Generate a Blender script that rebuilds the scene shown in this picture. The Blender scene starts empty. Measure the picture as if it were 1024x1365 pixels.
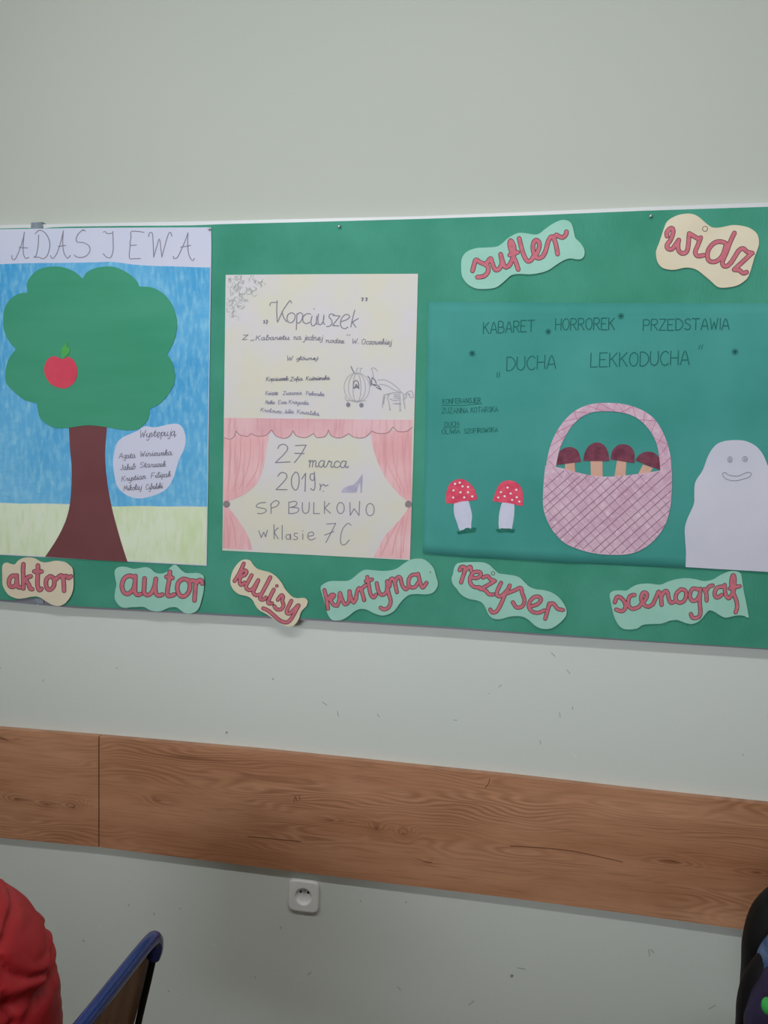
import bpy, bmesh, math, random
from mathutils import Vector, Matrix, noise
random.seed(7)
SC = bpy.context.scene
COL = SC.collection

# ------------------------------------------------------------------ camera
CAM = Vector((0.0, -1.645, 1.40))
YAW, PITCH, ROLL = (math.radians(a) for a in (9.52056, -2.57371, -1.95804))
ROT = (Matrix.Rotation(YAW, 3, 'Z') @ Matrix.Rotation(PITCH, 3, 'X') @ Matrix.Rotation(ROLL, 3, 'Y'))
FPX = 1025.0
cd = bpy.data.cameras.new('camera'); cam = bpy.data.objects.new('camera', cd); COL.objects.link(cam)
cd.sensor_fit = 'VERTICAL'; cd.sensor_height = 36.0; cd.sensor_width = 27.0
cd.lens = FPX * 36.0 / 1365.0; cd.clip_start = 0.02
m3 = Matrix((ROT @ Vector((1, 0, 0)), ROT @ Vector((0, 0, 1)), ROT @ Vector((0, -1, 0)))).transposed()
cam.matrix_world = Matrix.Translation(CAM) @ m3.to_4x4()
SC.camera = cam

# ------------------------------------------------------------------ world, lights, exposure
w = bpy.data.worlds.new('world'); SC.world = w; w.use_nodes = True
w.node_tree.nodes['Background'].inputs[0].default_value = (0.55, 0.62, 0.72, 1)
w.node_tree.nodes['Background'].inputs[1].default_value = 0.15

def area(name, loc, target, sx, sy, power, color):
    l = bpy.data.lights.new(name, 'AREA'); l.shape = 'RECTANGLE'; l.size = sx; l.size_y = sy
    l.energy = power; l.color = color
    o = bpy.data.objects.new(name, l); COL.objects.link(o); o.location = loc
    o.rotation_euler = (Vector(target) - Vector(loc)).to_track_quat('-Z', 'Y').to_euler()
    return o
area('ceiling_tube_light', (-0.25, -1.75, 3.05), (-0.25, -1.75, 0), 2.6, 0.16, 30, (1.0, 0.985, 0.95))
area('window_daylight', (-2.85, -2.9, 1.9), (0.2, 0, 1.35), 2.6, 1.5, 7, (0.80, 0.92, 1.0))
area('window_daylight_rear', (-1.5, -4.9, 1.9), (0.15, 0, 2.15), 2.6, 1.2, 15, (0.93, 0.965, 1.0)).data.spread = math.radians(50)
vs = SC.view_settings
vs.view_transform = 'Standard'; vs.look = 'None'; vs.gamma = 1.0; vs.use_curve_mapping = False
vs.exposure = -0.06
SC.render.film_transparent = False

# ------------------------------------------------------------------ helpers
def P(px, py, off=0.0):
    """point of the plane y = -off that shows at (px, py) of the 1024x1365 photograph"""
    v = ROT @ Vector(((px - 512.0) / FPX, 1.0, -(py - 682.5) / FPX))
    t = (-off - CAM.y) / v.y
    return CAM + v * t

def Z(s, ox=0, oy=0, sc=1.0):
    """'x,y x,y | x,y x,y' traced in an enlarged view -> lists of photograph pixels"""
    out = []
    for part in s.split('|'):
        out.append([(ox + float(a.split(',')[0]) / sc, oy + float(a.split(',')[1]) / sc) for a in part.split()])
    return out

def smooth(pts, closed=False, n=5):
    k = len(pts)
    if k < 3: return list(pts)
    res = []
    segs = k if closed else k - 1
    for i in range(segs):
        p0 = pts[(i - 1) % k] if (closed or i > 0) else pts[0]
        p1 = pts[i]; p2 = pts[(i + 1) % k]
        p3 = pts[(i + 2) % k] if (closed or i + 2 < k) else pts[k - 1]
        if abs(p1[0] - p2[0]) + abs(p1[1] - p2[1]) < 1e-6: continue
        for j in range(n):
            t = j / n; t2 = t * t; t3 = t2 * t
            res.append(tuple(0.5 * (2 * p1[a] + (p2[a] - p0[a]) * t + (2 * p0[a] - 5 * p1[a] + 4 * p2[a] - p3[a]) * t2
                                    + (3 * p1[a] - p0[a] - 3 * p2[a] + p3[a]) * t3) for a in (0, 1)))
    if not closed: res.append(tuple(pts[-1]))
    return res

def lin(c):
    c = c / 255.0
    return c / 12.92 if c <= 0.04045 else ((c + 0.055) / 1.055) ** 2.4
K = 0.74
def C(r, g, b, k=K):
    return tuple(min(0.93, lin(v) / k) for v in (r, g, b)) + (1.0,)

ORIG = {}
def link(name, me, mat, parent=None, smooth_shade=False):
    """top level: origin at the base of the mesh; child: keeps its root's frame"""
    o = bpy.data.objects.new(name, me); COL.objects.link(o)
    if parent is None:
        xs = [v.co for v in me.vertices]
        c = Vector((sum(v.x for v in xs) / len(xs), sum(v.y for v in xs) / len(xs), min(v.z for v in xs)))
        ORIG[o.name] = c; o.location = c
    else:
        c = ORIG[parent.name]; ORIG[o.name] = c; o.parent = parent
    me.transform(Matrix.Translation(-c))
    if mat is not None: me.materials.append(mat)
    if smooth_shade:
        for p in me.polygons: p.use_smooth = True
    return o

def empty(name, loc, label, cat, group=None):
    o = bpy.data.objects.new(name, None); COL.objects.link(o); o.location = loc
    o.empty_display_size = 0.05
    ORIG[o.name] = Vector(loc); tag(o, label, cat, group)
    return o

def tag(o, label, cat, group=None):
    o['label'] = label; o['category'] = cat
    if group: o['group'] = group
    return o

def bm_mesh(bm, name):
    bmesh.ops.recalc_face_normals(bm, faces=bm.faces)
    me = bpy.data.meshes.new(name); bm.to_mesh(me); bm.free(); return me

def sheet(name, px, off, mat, parent=None, thick=0.0006, off_of=None):
    """a cut piece of paper or card with its own thickness; px = outline in photograph pixels"""
    bm = bmesh.new()
    pts = [P(x, y, off) for x, y in px]
    if off_of: pts = [Vector((p.x, p.y - off_of(p), p.z)) for p in pts]
    vs_ = [bm.verts.new(p) for p in pts]
    f = bm.faces.new(vs_)
    r = bmesh.ops.extrude_face_region(bm, geom=[f])
    vv = [g for g in r['geom'] if isinstance(g, bmesh.types.BMVert)]
    bmesh.ops.translate(bm, verts=vv, vec=(0, thick, 0))
    bmesh.ops.triangulate(bm, faces=[f for f in bm.faces if len(f.verts) > 4])
    return link(name, bm_mesh(bm, name), mat, parent)

def ribbons(name, strokes, width, off, mat, parent=None, n=5, sm=True, caps=True, layer=None):
    """pen or pencil strokes: flat ribbons of ink lying on the paper; width in pixels"""
    bm = bmesh.new()
    e_ = [0.0]
    def PP(x, y):
        return P(x, y, off + e_[0])
    for s in strokes:
        e_[0] += 6e-6
        pts = smooth(s, n=n) if sm else list(s)
        q = [pts[0]]
        for p in pts[1:]:
            if math.hypot(p[0] - q[-1][0], p[1] - q[-1][1]) > 0.05: q.append(p)
        pts = q; h = width / 2
        if len(pts) > 1:
            L = []; R = []
            for i, p in enumerate(pts):
                a = pts[max(0, i - 1)]; b = pts[min(len(pts) - 1, i + 1)]
                dx, dy = b[0] - a[0], b[1] - a[1]; d = math.hypot(dx, dy) or 1
                nx, ny = -dy / d * h, dx / d * h
                e_[0] += 1.5e-6
                L.append(bm.verts.new(PP(p[0] + nx, p[1] + ny))); R.append(bm.verts.new(PP(p[0] - nx, p[1] - ny)))
            for i in range(len(pts) - 1):
                try: bm.faces.new((L[i], L[i + 1], R[i + 1], R[i]))
                except ValueError: pass
        if caps or len(pts) == 1:
            k = 10 if width > 3 else 6
            for p in ((pts[0], pts[-1]) if len(pts) > 1 else (pts[0],)):
                e_[0] += 5e-6
                bm.faces.new([bm.verts.new(PP(p[0] + h * math.cos(2 * math.pi * j / k), p[1] + h * math.sin(2 * math.pi * j / k))) for j in range(k)])
        if caps and width > 3:   # fill sharp bends
            for p in s[1:-1]:
                e_[0] += 5e-6
                bm.faces.new([bm.verts.new(PP(p[0] + h * .99 * math.cos(2 * math.pi * j / 14), p[1] + h * .99 * math.sin(2 * math.pi * j / 14))) for j in range(14)])
    for f in bm.faces:
        f.normal_update()
        if f.normal.y > 0: f.normal_flip()
    me = bpy.data.meshes.new(name); bm.to_mesh(me); bm.free()
    return link(name, me, mat, parent)

def letters(name, strokes, width, off, mat, parent, gap=0.6, **kw):
    """traced writing: strokes that share a column belong to one letter, each letter its own part"""
    gs = []
    for s in strokes:
        b = [min(p[0] for p in s), max(p[0] for p in s), min(p[1] for p in s), max(p[1] for p in s), [s]]
        hit = True
        while hit:
            hit = False
            for g in gs:
                if g[0] < b[1] - gap * .2 and b[0] < g[1] - gap * .2 and g[2] < b[3] + 5 and b[2] < g[3] + 5:
                    b = [min(g[0], b[0]), max(g[1], b[1]), min(g[2], b[2]), max(g[3], b[3]), g[4] + b[4]]; gs.remove(g); hit = True; break
        gs.append(b)
    for g in gs: ribbons(name, g[4], width, off, mat, parent, **kw)
def words(name, spec, f, width, off, mat, parent, sl=0.15, jit=0.15, **kw):
    for (t, x0, y0, x1, y1, cap) in spec:
        a = f(x0, y0); b = f(x1, y1)
        ribbons(name, word(t, a[0], a[1], b[0], b[1], cap, sl, jit), width, off, mat, parent, **kw)
def stuff(o):
    o['kind'] = 'stuff'; return o
def ell(cx, cy, rx, ry, n=16, ph=0):
    return [(cx + rx * math.cos(2 * math.pi * i / n + ph), cy + ry * math.sin(2 * math.pi * i / n + ph)) for i in range(n)]
def ring(cx, cy, rx, ry, n=12):
    e = ell(cx, cy, rx, ry, n); return e + [e[0]]

def box_bm(bm, x0, x1, y0, y1, z0, z1):
    v = [bm.verts.new((x, y, z)) for x in (x0, x1) for y in (y0, y1) for z in (z0, z1)]
    for f in ((0, 1, 3, 2), (4, 6, 7, 5), (0, 4, 5, 1), (2, 3, 7, 6), (0, 2, 6, 4), (1, 5, 7, 3)):
        bm.faces.new([v[i] for i in f])
def box(name, b, mat, parent=None, bevel=0.0, seg=2):
    bm = bmesh.new(); box_bm(bm, *b)
    if bevel: bmesh.ops.bevel(bm, geom=list(bm.edges), offset=bevel, segments=seg, affect='EDGES', profile=0.5)
    return link(name, bm_mesh(bm, name), mat, parent)

def strip(name, top, bot, y_front, y_back, mat, parent=None, bevel=0.0):
    """a bar on the wall whose upper and lower edges follow two pixel polylines (same count)"""
    bm = bmesh.new(); cols = []
    for (a, b) in zip(top, bot):
        pa, pb = P(a[0], a[1], -y_front), P(b[0], b[1], -y_front)
        cols.append([bm.verts.new((pa.x, y_front, pa.z)), bm.verts.new((pb.x, y_front, pb.z)),
                     bm.verts.new((pb.x, y_back, pb.z)), bm.verts.new((pa.x, y_back, pa.z))])
    for i in range(len(cols) - 1):
        for j in range(4):
            bm.faces.new((cols[i][j], cols[i][(j + 1) % 4], cols[i + 1][(j + 1) % 4], cols[i + 1][j]))
    bm.faces.new(cols[0]); bm.faces.new(cols[-1][::-1])
    if bevel:
        es = [e for e in bm.edges if e.is_manifold and e.calc_face_angle(0) > 0.6]
        bmesh.ops.bevel(bm, geom=es, offset=bevel, segments=2, affect='EDGES', profile=0.5)
    return link(name, bm_mesh(bm, name), mat, parent)

def tube(bm, pts, r, seg=12, caps=True):
    pts = [Vector(p) for p in pts]
    rs = r if isinstance(r, (list, tuple)) else [r] * len(pts)
    rings = []; up = None
    for i, p in enumerate(pts):
        t = (pts[min(i + 1, len(pts) - 1)] - pts[max(i - 1, 0)]).normalized()
        if up is None: up = t.orthogonal().normalized()
        up = (up - t * up.dot(t)).normalized(); s = t.cross(up)
        rings.append([bm.verts.new(p + (up * math.cos(2 * math.pi * j / seg) + s * math.sin(2 * math.pi * j / seg)) * rs[i]) for j in range(seg)])
    for a, b in zip(rings, rings[1:]):
        for j in range(seg): bm.faces.new((a[j], a[(j + 1) % seg], b[(j + 1) % seg], b[j]))
    if caps: bm.faces.new(rings[0][::-1]); bm.faces.new(rings[-1])
def bend(pts, n=6):
    """3-D Catmull-Rom"""
    pts = [Vector(p) for p in pts]; res = []
    for i in range(len(pts) - 1):
        p0 = pts[max(i - 1, 0)]; p1 = pts[i]; p2 = pts[i + 1]; p3 = pts[min(i + 2, len(pts) - 1)]
        for j in range(n):
            t = j / n
            res.append(0.5 * (2 * p1 + (p2 - p0) * t + (2 * p0 - 5 * p1 + 4 * p2 - p3) * t * t + (3 * p1 - p0 - 3 * p2 + p3) * t ** 3))
    res.append(pts[-1]); return res
def tube_obj(name, pts, r, mat, parent, seg=12):
    bm = bmesh.new(); tube(bm, pts, r, seg)
    return link(name, bm_mesh(bm, name), mat, parent, True)

# ------------------------------------------------------------------ materials
def new_mat(name, col, rough=0.8, spec=0.3, metal=0.0):
    m = bpy.data.materials.new(name); m.use_nodes = True
    b = m.node_tree.nodes['Principled BSDF']
    b.inputs['Base Color'].default_value = col; b.inputs['Roughness'].default_value = rough
    b.inputs['Specular IOR Level'].default_value = spec; b.inputs['Metallic'].default_value = metal
    return m
def N(m, t, **kw):
    n = m.node_tree.nodes.new(t)
    for k, v in kw.items():
        if k in n.inputs.keys(): n.inputs[k].default_value = v
        else: setattr(n, k, v)
    return n
def L(m, a, b): m.node_tree.links.new(a, b)
def coords(m, scale=(1, 1, 1), rot=(0, 0, 0)):
    tc = N(m, 'ShaderNodeTexCoord'); mp = N(m, 'ShaderNodeMapping')
    mp.inputs['Scale'].default_value = scale; mp.inputs['Rotation'].default_value = rot
    L(m, tc.outputs['Object'], mp.inputs['Vector']); return mp.outputs['Vector']
def mottled(name, c1, c2, rough=0.85, spec=0.2, scale=6.0, stretch=(1, 1, 1), rot=(0, 0, 0), detail=4.0, lo=0.35, hi=0.65,
            bump=0.0, bump_scale=200.0, bump_stretch=(1, 1, 1), c3=None):
    m = new_mat(name, c1, rough, spec); b = m.node_tree.nodes['Principled BSDF']
    n = N(m, 'ShaderNodeTexNoise', Scale=scale, Detail=detail); L(m, coords(m, stretch, rot), n.inputs['Vector'])
    r = N(m, 'ShaderNodeValToRGB'); r.color_ramp.elements[0].position = lo; r.color_ramp.elements[1].position = hi
    r.color_ramp.elements[0].color = c1; r.color_ramp.elements[1].color = c2
    if c3: e = r.color_ramp.elements.new((lo + hi) / 2); e.color = c3
    L(m, n.outputs['Fac'], r.inputs['Fac']); L(m, r.outputs['Color'], b.inputs['Base Color'])
    if bump:
        n2 = N(m, 'ShaderNodeTexNoise', Scale=bump_scale, Detail=3.0); L(m, coords(m, bump_stretch), n2.inputs['Vector'])
        bp = N(m, 'ShaderNodeBump', Strength=bump, Distance=0.002); L(m, n2.outputs['Fac'], bp.inputs['Height'])
        L(m, bp.outputs['Normal'], b.inputs['Normal'])
    return m
def crayon(name, cols, stretches, rough=0.9):
    """hand-hatched colouring: several stretched noises mixed"""
    m = new_mat(name, cols[0], rough, 0.1); b = m.node_tree.nodes['Principled BSDF']
    last = None
    for i, (st, rot, sc, lo, hi) in enumerate(stretches):
        n = N(m, 'ShaderNodeTexNoise', Scale=sc, Detail=3.0); L(m, coords(m, st, (0, rot, 0)), n.inputs['Vector'])
        mr = N(m, 'ShaderNodeMapRange'); mr.inputs['From Min'].default_value = lo; mr.inputs['From Max'].default_value = hi
        L(m, n.outputs['Fac'], mr.inputs['Value'])
        mx = N(m, 'ShaderNodeMix', data_type='RGBA')
        L(m, mr.outputs['Result'], mx.inputs['Factor'])
        if last is None: mx.inputs['A'].default_value = cols[0]
        else: L(m, last, mx.inputs['A'])
        mx.inputs['B'].default_value = cols[i + 1]; last = mx.outputs['Result']
    L(m, last, b.inputs['Base Color']); return m

# painted wall: pale upper coat, cooler glossy dado coat below the board
M_wall = new_mat('painted_wall', C(182, 184, 168), 0.8, 0.25); _b = M_wall.node_tree.nodes['Principled BSDF']
_tc = N(M_wall, 'ShaderNodeTexCoord'); _sp = N(M_wall, 'ShaderNodeSeparateXYZ'); L(M_wall, _tc.outputs['Object'], _sp.inputs[0])
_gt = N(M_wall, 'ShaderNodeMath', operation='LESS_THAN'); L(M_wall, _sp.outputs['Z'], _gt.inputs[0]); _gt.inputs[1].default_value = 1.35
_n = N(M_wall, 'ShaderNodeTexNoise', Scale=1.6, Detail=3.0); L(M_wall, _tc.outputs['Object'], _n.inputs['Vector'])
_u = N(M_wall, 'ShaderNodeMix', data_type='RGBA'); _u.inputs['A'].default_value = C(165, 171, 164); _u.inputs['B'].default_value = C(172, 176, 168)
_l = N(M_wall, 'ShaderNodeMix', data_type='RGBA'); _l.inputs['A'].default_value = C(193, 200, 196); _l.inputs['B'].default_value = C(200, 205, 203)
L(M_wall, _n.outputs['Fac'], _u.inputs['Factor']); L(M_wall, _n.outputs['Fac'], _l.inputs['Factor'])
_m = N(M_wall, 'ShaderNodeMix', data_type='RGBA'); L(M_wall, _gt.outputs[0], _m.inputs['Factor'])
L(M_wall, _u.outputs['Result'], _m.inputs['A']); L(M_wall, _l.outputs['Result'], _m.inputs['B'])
# tiny specks and chips in the lower coat
_s = N(M_wall, 'ShaderNodeTexNoise', Scale=38.0, Detail=1.0); L(M_wall, _tc.outputs['Object'], _s.inputs['Vector'])
_sr = N(M_wall, 'ShaderNodeMapRange'); _sr.inputs['From Min'].default_value = 0.79; _sr.inputs['From Max'].default_value = 0.815
L(M_wall, _s.outputs['Fac'], _sr.inputs['Value'])
_sm = N(M_wall, 'ShaderNodeMath', operation='MULTIPLY'); L(M_wall, _sr.outputs['Result'], _sm.inputs[0]); L(M_wall, _gt.outputs[0], _sm.inputs[1])
_sk = N(M_wall, 'ShaderNodeMix', data_type='RGBA'); L(M_wall, _sm.outputs[0], _sk.inputs['Factor'])
L(M_wall, _m.outputs['Result'], _sk.inputs['A']); _sk.inputs['B'].default_value = C(130, 135, 125)
L(M_wall, _sk.outputs['Result'], _b.inputs['Base Color'])
_rr = N(M_wall, 'ShaderNodeMapRange'); _rr.inputs['To Min'].default_value = 0.85; _rr.inputs['To Max'].default_value = 0.5
L(M_wall, _gt.outputs[0], _rr.inputs['Value']); L(M_wall, _rr.outputs['Result'], _b.inputs['Roughness'])
_bn = N(M_wall, 'ShaderNodeTexNoise', Scale=140.0, Detail=3.0); L(M_wall, _tc.outputs['Object'], _bn.inputs['Vector'])
_bp = N(M_wall, 'ShaderNodeBump', Strength=0.12, Distance=0.002); L(M_wall, _bn.outputs['Fac'], _bp.inputs['Height'])
L(M_wall, _bp.outputs['Normal'], _b.inputs['Normal'])

M_room = mottled('room_paint', C(190, 190, 176), C(198, 198, 184), scale=2)
M_ceil = mottled('ceiling_paint', C(215, 215, 208), C(222, 222, 216), scale=2)
M_floor = mottled('linoleum', C(84, 72, 60), C(98, 84, 70), 0.5, 0.4, scale=9)
M_alu = mottled('brushed_aluminium_glint', (0.84, 0.87, 0.92, 1), (0.92, 0.94, 0.97, 1), 0.25, 0.5, scale=30, stretch=(0.05, 1, 1))
M_alu.node_tree.nodes['Principled BSDF'].inputs['Metallic'].default_value = 0.25  # near-white and barely metallic: the lamp's glint is put into the colour
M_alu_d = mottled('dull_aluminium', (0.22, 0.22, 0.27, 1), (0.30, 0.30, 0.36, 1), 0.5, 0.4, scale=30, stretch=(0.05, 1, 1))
M_clip = mottled('grey_plastic', C(100, 112, 122), C(122, 132, 142), 0.5, 0.3, scale=60)
M_core = mottled('chipboard', C(120, 110, 95), C(150, 140, 120), scale=60)
M_green = mottled('green_crepe_paper', C(59, 131, 110), C(71, 143, 124), 0.9, 0.08, scale=7, detail=6, bump=0.5, bump_scale=260, bump_stretch=(1, 1, 0.25))
M_teal = mottled('teal_card', C(58, 134, 127), C(70, 144, 139), 0.85, 0.15, scale=5, detail=5, bump=0.15, bump_scale=160)
M_white = mottled('white_drawing_paper', C(186, 191, 213), C(192, 193, 212), scale=4)
M_cream = mottled('tinted_drawing_paper', C(199, 196, 184), C(197, 194, 200), scale=7, detail=3, lo=.4, hi=.62)
M_tagc = mottled('cream_paper', C(200, 190, 168), C(206, 198, 178), scale=12)
M_tagm = mottled('mint_paper', C(140, 188, 174), C(150, 194, 182), scale=12)
M_pink = mottled('pink_felt_pen', C(178, 98, 112), C(190, 112, 124), 0.8, 0.2, scale=90, lo=.3, hi=.7)
M_line = new_mat('dark_outline_ink', C(84, 34, 50), 0.8, 0.2)
M_pencil = new_mat('graphite_pencil', C(120, 118, 134), 0.7, 0.3)
M_pencil_d = new_mat('dark_graphite_pencil', C(108, 106, 122), 0.7, 0.3)
M_pencil_l = new_mat('faint_graphite_pencil', C(160, 158, 166), 0.7, 0.3)
M_ink_blue = new_mat('thin_blue_ink', C(128, 128, 150), 0.7, 0.3)
M_ink_green = new_mat('dark_green_ink', C(36, 96, 92), 0.8, 0.2)
M_ink_black = new_mat('black_green_ink', C(18, 62, 60), 0.8, 0.2)
M_sky = crayon('blue_crayon_sky', [C(108, 174, 214), C(66, 146, 198), C(138, 192, 222), C(84, 158, 206)],
               [((1, 1, 1), 0, 3.0, .38, .62), ((3.0, 1, 1.0), 0.35, 30, .44, .85), ((1.0, 1, 3.0), 0.3, 34, .48, .9)])
M_meadow = crayon('pale_green_crayon', [C(203, 214, 192), C(186, 204, 160), C(208, 214, 200), C(186, 202, 162)],
                  [((1, 1, 1), 0, 4.0, .4, .62), ((3, 1, 0.8), 0.7, 22, .46, .8), ((2.5, 1, 0.7), 0.9, 34, .5, .85)])
M_crown = mottled('green_card', C(59, 137, 109), C(67, 143, 116), 0.85, 0.15, scale=5, stretch=(0.6, 1, 3))
M_trunk = mottled('brown_card', C(104, 62, 66), C(110, 68, 72), 0.85, 0.15, scale=8)
M_apple = mottled('red_card', C(190, 62, 84), C(198, 72, 92), 0.8, 0.2, scale=20)
M_leaf = mottled('leaf_green_card', C(64, 150, 78), C(84, 160, 84), 0.8, 0.2, scale=30)
M_rose = crayon('pink_crayon', [C(204, 158, 166), C(210, 174, 180), C(192, 136, 146)],
                [((1, 1, 1), 0, 9, .4, .62), ((7, 1, 0.6), 0.1, 18, .52, .78)])
M_rose2 = crayon('pink_crayon_curtain', [C(210, 160, 166), C(216, 180, 184), C(196, 142, 150)],
                 [((1, 1, 1), 0, 7, .4, .62), ((8, 1, 0.5), 0.15, 16, .5, .75)])
M_mauve = crayon('mauve_hatched_paper', [C(196, 168, 186), C(184, 148, 170), C(208, 184, 198)],
                 [((1, 1, 1), 0, 14, .42, .65), ((6, 1, 6), 0.75, 16, .5, .72)])
M_lattice = new_mat('plum_pencil', C(140, 96, 122), 0.8, 0.2)
M_lattice_l = new_mat('faint_plum_pencil', C(164, 128, 150), 0.8, 0.2)
M_lattice_p = new_mat('rose_pencil', C(176, 104, 136), 0.8, 0.2)
M_cap_r = mottled('red_cap_paper', C(196, 66, 92), C(212, 84, 108), 0.8, 0.2, scale=60)
M_dot = new_mat('white_dot_paint', C(232, 212, 222), 0.8, 0.2)
M_stem_w = mottled('lilac_white_paper', C(182, 186, 208), C(192, 194, 214), scale=30)
M_grass_d = mottled('dark_green_paper', C(26, 92, 84), C(40, 106, 94), scale=60)
M_cap_b = mottled('maroon_paper', C(98, 50, 66), C(122, 68, 86), scale=50)
M_stem_b = mottled('tan_paper', C(192, 150, 134), C(198, 158, 142), scale=30)
M_ghost = mottled('white_bristol', C(186, 186, 202), C(194, 194, 208), scale=6, bump=0.05, bump_scale=30)
M_pin = new_mat('chrome_pin', (0.75, 0.77, 0.8, 1), 0.25, 0.5, 0.9)
M_socket = mottled('white_plastic', C(196, 196, 210, .62), C(200, 200, 214, .62), 0.3, 0.5, scale=30)
M_hole = new_mat('black_hole', (0.01, 0.01, 0.012, 1), 0.6)
M_blue = mottled('blue_lacquered_steel', (0.004, 0.020, 0.15, 1), (0.006, 0.026, 0.18, 1), 0.16, 0.6, scale=20)
M_black = mottled('black_plastic', (0.005, 0.005, 0.006, 1), (0.008, 0.008, 0.009, 1), 0.6, 0.2, scale=30)
M_ply = mottled('beech_plywood', (0.30, 0.17, 0.095, 1), (0.36, 0.22, 0.13, 1), 0.35, 0.4, scale=8, stretch=(1, 6, 0.4))
M_jacket = mottled('red_nylon', (0.40, 0.016, 0.024, 1), (0.50, 0.028, 0.036, 1), 0.55, 0.25, scale=7, bump=0.3, bump_scale=60)
M_pack = mottled('navy_print_fabric', (0.010, 0.010, 0.032, 1), (0.035, 0.026, 0.075, 1), 0.6, 0.3, scale=14, detail=5)
M_denim = mottled('denim_blue_fabric', (0.05, 0.10, 0.22, 1), (0.14, 0.20, 0.36, 1), 0.7, 0.2, scale=30, stretch=(1, 1, 3))
M_lime = mottled('green_plastic', (0.03, 0.42, 0.07, 1), (0.05, 0.5, 0.1, 1), 0.35, 0.4, scale=30)

M_crack = new_mat('dark_grain_line', C(116, 76, 54), .8)
# rustic oak laminate with knots: grain coordinate is bulged round each knot so the bands close into eyes
def wood(knots):
    m = new_mat('rustic_oak_laminate', C(150, 104, 78), 0.42, 0.35); b = m.node_tree.nodes['Principled BSDF']
    tc = N(m, 'ShaderNodeTexCoord'); sp = N(m, 'ShaderNodeSeparateXYZ'); L(m, tc.outputs['Object'], sp.inputs[0])
    mp = N(m, 'ShaderNodeMapping'); mp.inputs['Scale'].default_value = (1.3, 1, 7); L(m, tc.outputs['Object'], mp.inputs['Vector'])
    n1 = N(m, 'ShaderNodeTexNoise', Scale=1.6, Detail=2.0); L(m, mp.outputs['Vector'], n1.inputs['Vector'])
    def math_(op, a, b_, c=None):
        n = N(m, 'ShaderNodeMath', operation=op)
        for i, v in enumerate((a, b_) if c is None else (a, b_, c)):
            if isinstance(v, (int, float)): n.inputs[i].default_value = v
            else: L(m, v, n.inputs[i])
        return n.outputs[0]
    g = math_('MULTIPLY_ADD', n1.outputs['Fac'], 0.22, sp.outputs['Z'])
    dark = None; fig = None
    for (kx, kz, a, rx, rz) in knots:
        dx = math_('MULTIPLY', math_('SUBTRACT', sp.outputs['X'], kx), 1 / rx)
        dz = math_('MULTIPLY', math_('SUBTRACT', sp.outputs['Z'], kz), 1 / rz)
        r2 = math_('ADD', math_('MULTIPLY', dx, dx), math_('MULTIPLY', dz, dz))
        e = math_('POWER', 2.718, math_('MULTIPLY', r2, -1.0))
        g = math_('MULTIPLY_ADD', e, a, g)
        ef = math_('MULTIPLY', e, 0.95); fig = ef if fig is None else math_('MAXIMUM', fig, ef)
        e2 = math_('POWER', 2.718, math_('MULTIPLY', r2, -30.0))
        dark = e2 if dark is None else math_('MAXIMUM', dark, e2)
    s = math_('SINE', math_('MULTIPLY', g, 620.0), 0)
    s = math_('MULTIPLY_ADD', s, 0.5, 0.5)
    # where the figure shows strongly
    n2 = N(m, 'ShaderNodeTexNoise', Scale=3.0, Detail=3.0)
    mp2 = N(m, 'ShaderNodeMapping'); mp2.inputs['Scale'].default_value = (1, 1, 4); mp2.inputs['Location'].default_value = (3, 0, 1); L(m, tc.outputs['Object'], mp2.inputs['Vector'])
    L(m, mp2.outputs['Vector'], n2.inputs['Vector'])
    am = N(m, 'ShaderNodeMapRange'); am.inputs['From Min'].default_value = 0.42; am.inputs['From Max'].default_value = 0.66
    am.inputs['To Min'].default_value = 0.05; am.inputs['To Max'].default_value = 0.75; L(m, n2.outputs['Fac'], am.inputs['Value'])
    base = N(m, 'ShaderNodeValToRGB'); base.color_ramp.elements[0].position = .3; base.color_ramp.elements[1].position = .7
    base.color_ramp.elements[0].color = C(158, 108, 78); base.color_ramp.elements[1].color = C(188, 140, 110)
    n3 = N(m, 'ShaderNodeTexNoise', Scale=2.2, Detail=5.0); mp3 = N(m, 'ShaderNodeMapping'); mp3.inputs['Scale'].default_value = (1, 1, 5)
    L(m, tc.outputs['Object'], mp3.inputs['Vector']); L(m, mp3.outputs['Vector'], n3.inputs['Vector']); L(m, n3.outputs['Fac'], base.inputs['Fac'])
    fine = N(m, 'ShaderNodeTexNoise', Scale=9.0, Detail=5.0); mp4 = N(m, 'ShaderNodeMapping'); mp4.inputs['Scale'].default_value = (1, 1, 30)
    L(m, tc.outputs['Object'], mp4.inputs['Vector']); L(m, mp4.outputs['Vector'], fine.inputs['Vector'])
    mx = N(m, 'ShaderNodeMix', data_type='RGBA'); L(m, base.outputs['Color'], mx.inputs['A']); mx.inputs['B'].default_value = C(118, 74, 48)
    fac = math_('MULTIPLY', math_('MULTIPLY', s, math_('MAXIMUM', am.outputs['Result'], fig)), 0.72); L(m, fac, mx.inputs['Factor'])
    mx2 = N(m, 'ShaderNodeMix', data_type='RGBA'); L(m, mx.outputs['Result'], mx2.inputs['A']); mx2.inputs['B'].default_value = C(104, 64, 40)
    fr = N(m, 'ShaderNodeMapRange'); fr.inputs['From Min'].default_value = .52; fr.inputs['From Max'].default_value = .8; fr.inputs['To Max'].default_value = .5
    L(m, fine.outputs['Fac'], fr.inputs['Value']); L(m, fr.outputs['Result'], mx2.inputs['Factor'])
    mx3 = N(m, 'ShaderNodeMix', data_type='RGBA'); L(m, mx2.outputs['Result'], mx3.inputs['A']); mx3.inputs['B'].default_value = C(84, 50, 34)
    L(m, math_('MULTIPLY', dark, 0.55), mx3.inputs['Factor']); L(m, mx3.outputs['Result'], b.inputs['Base Color'])
    return m

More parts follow.
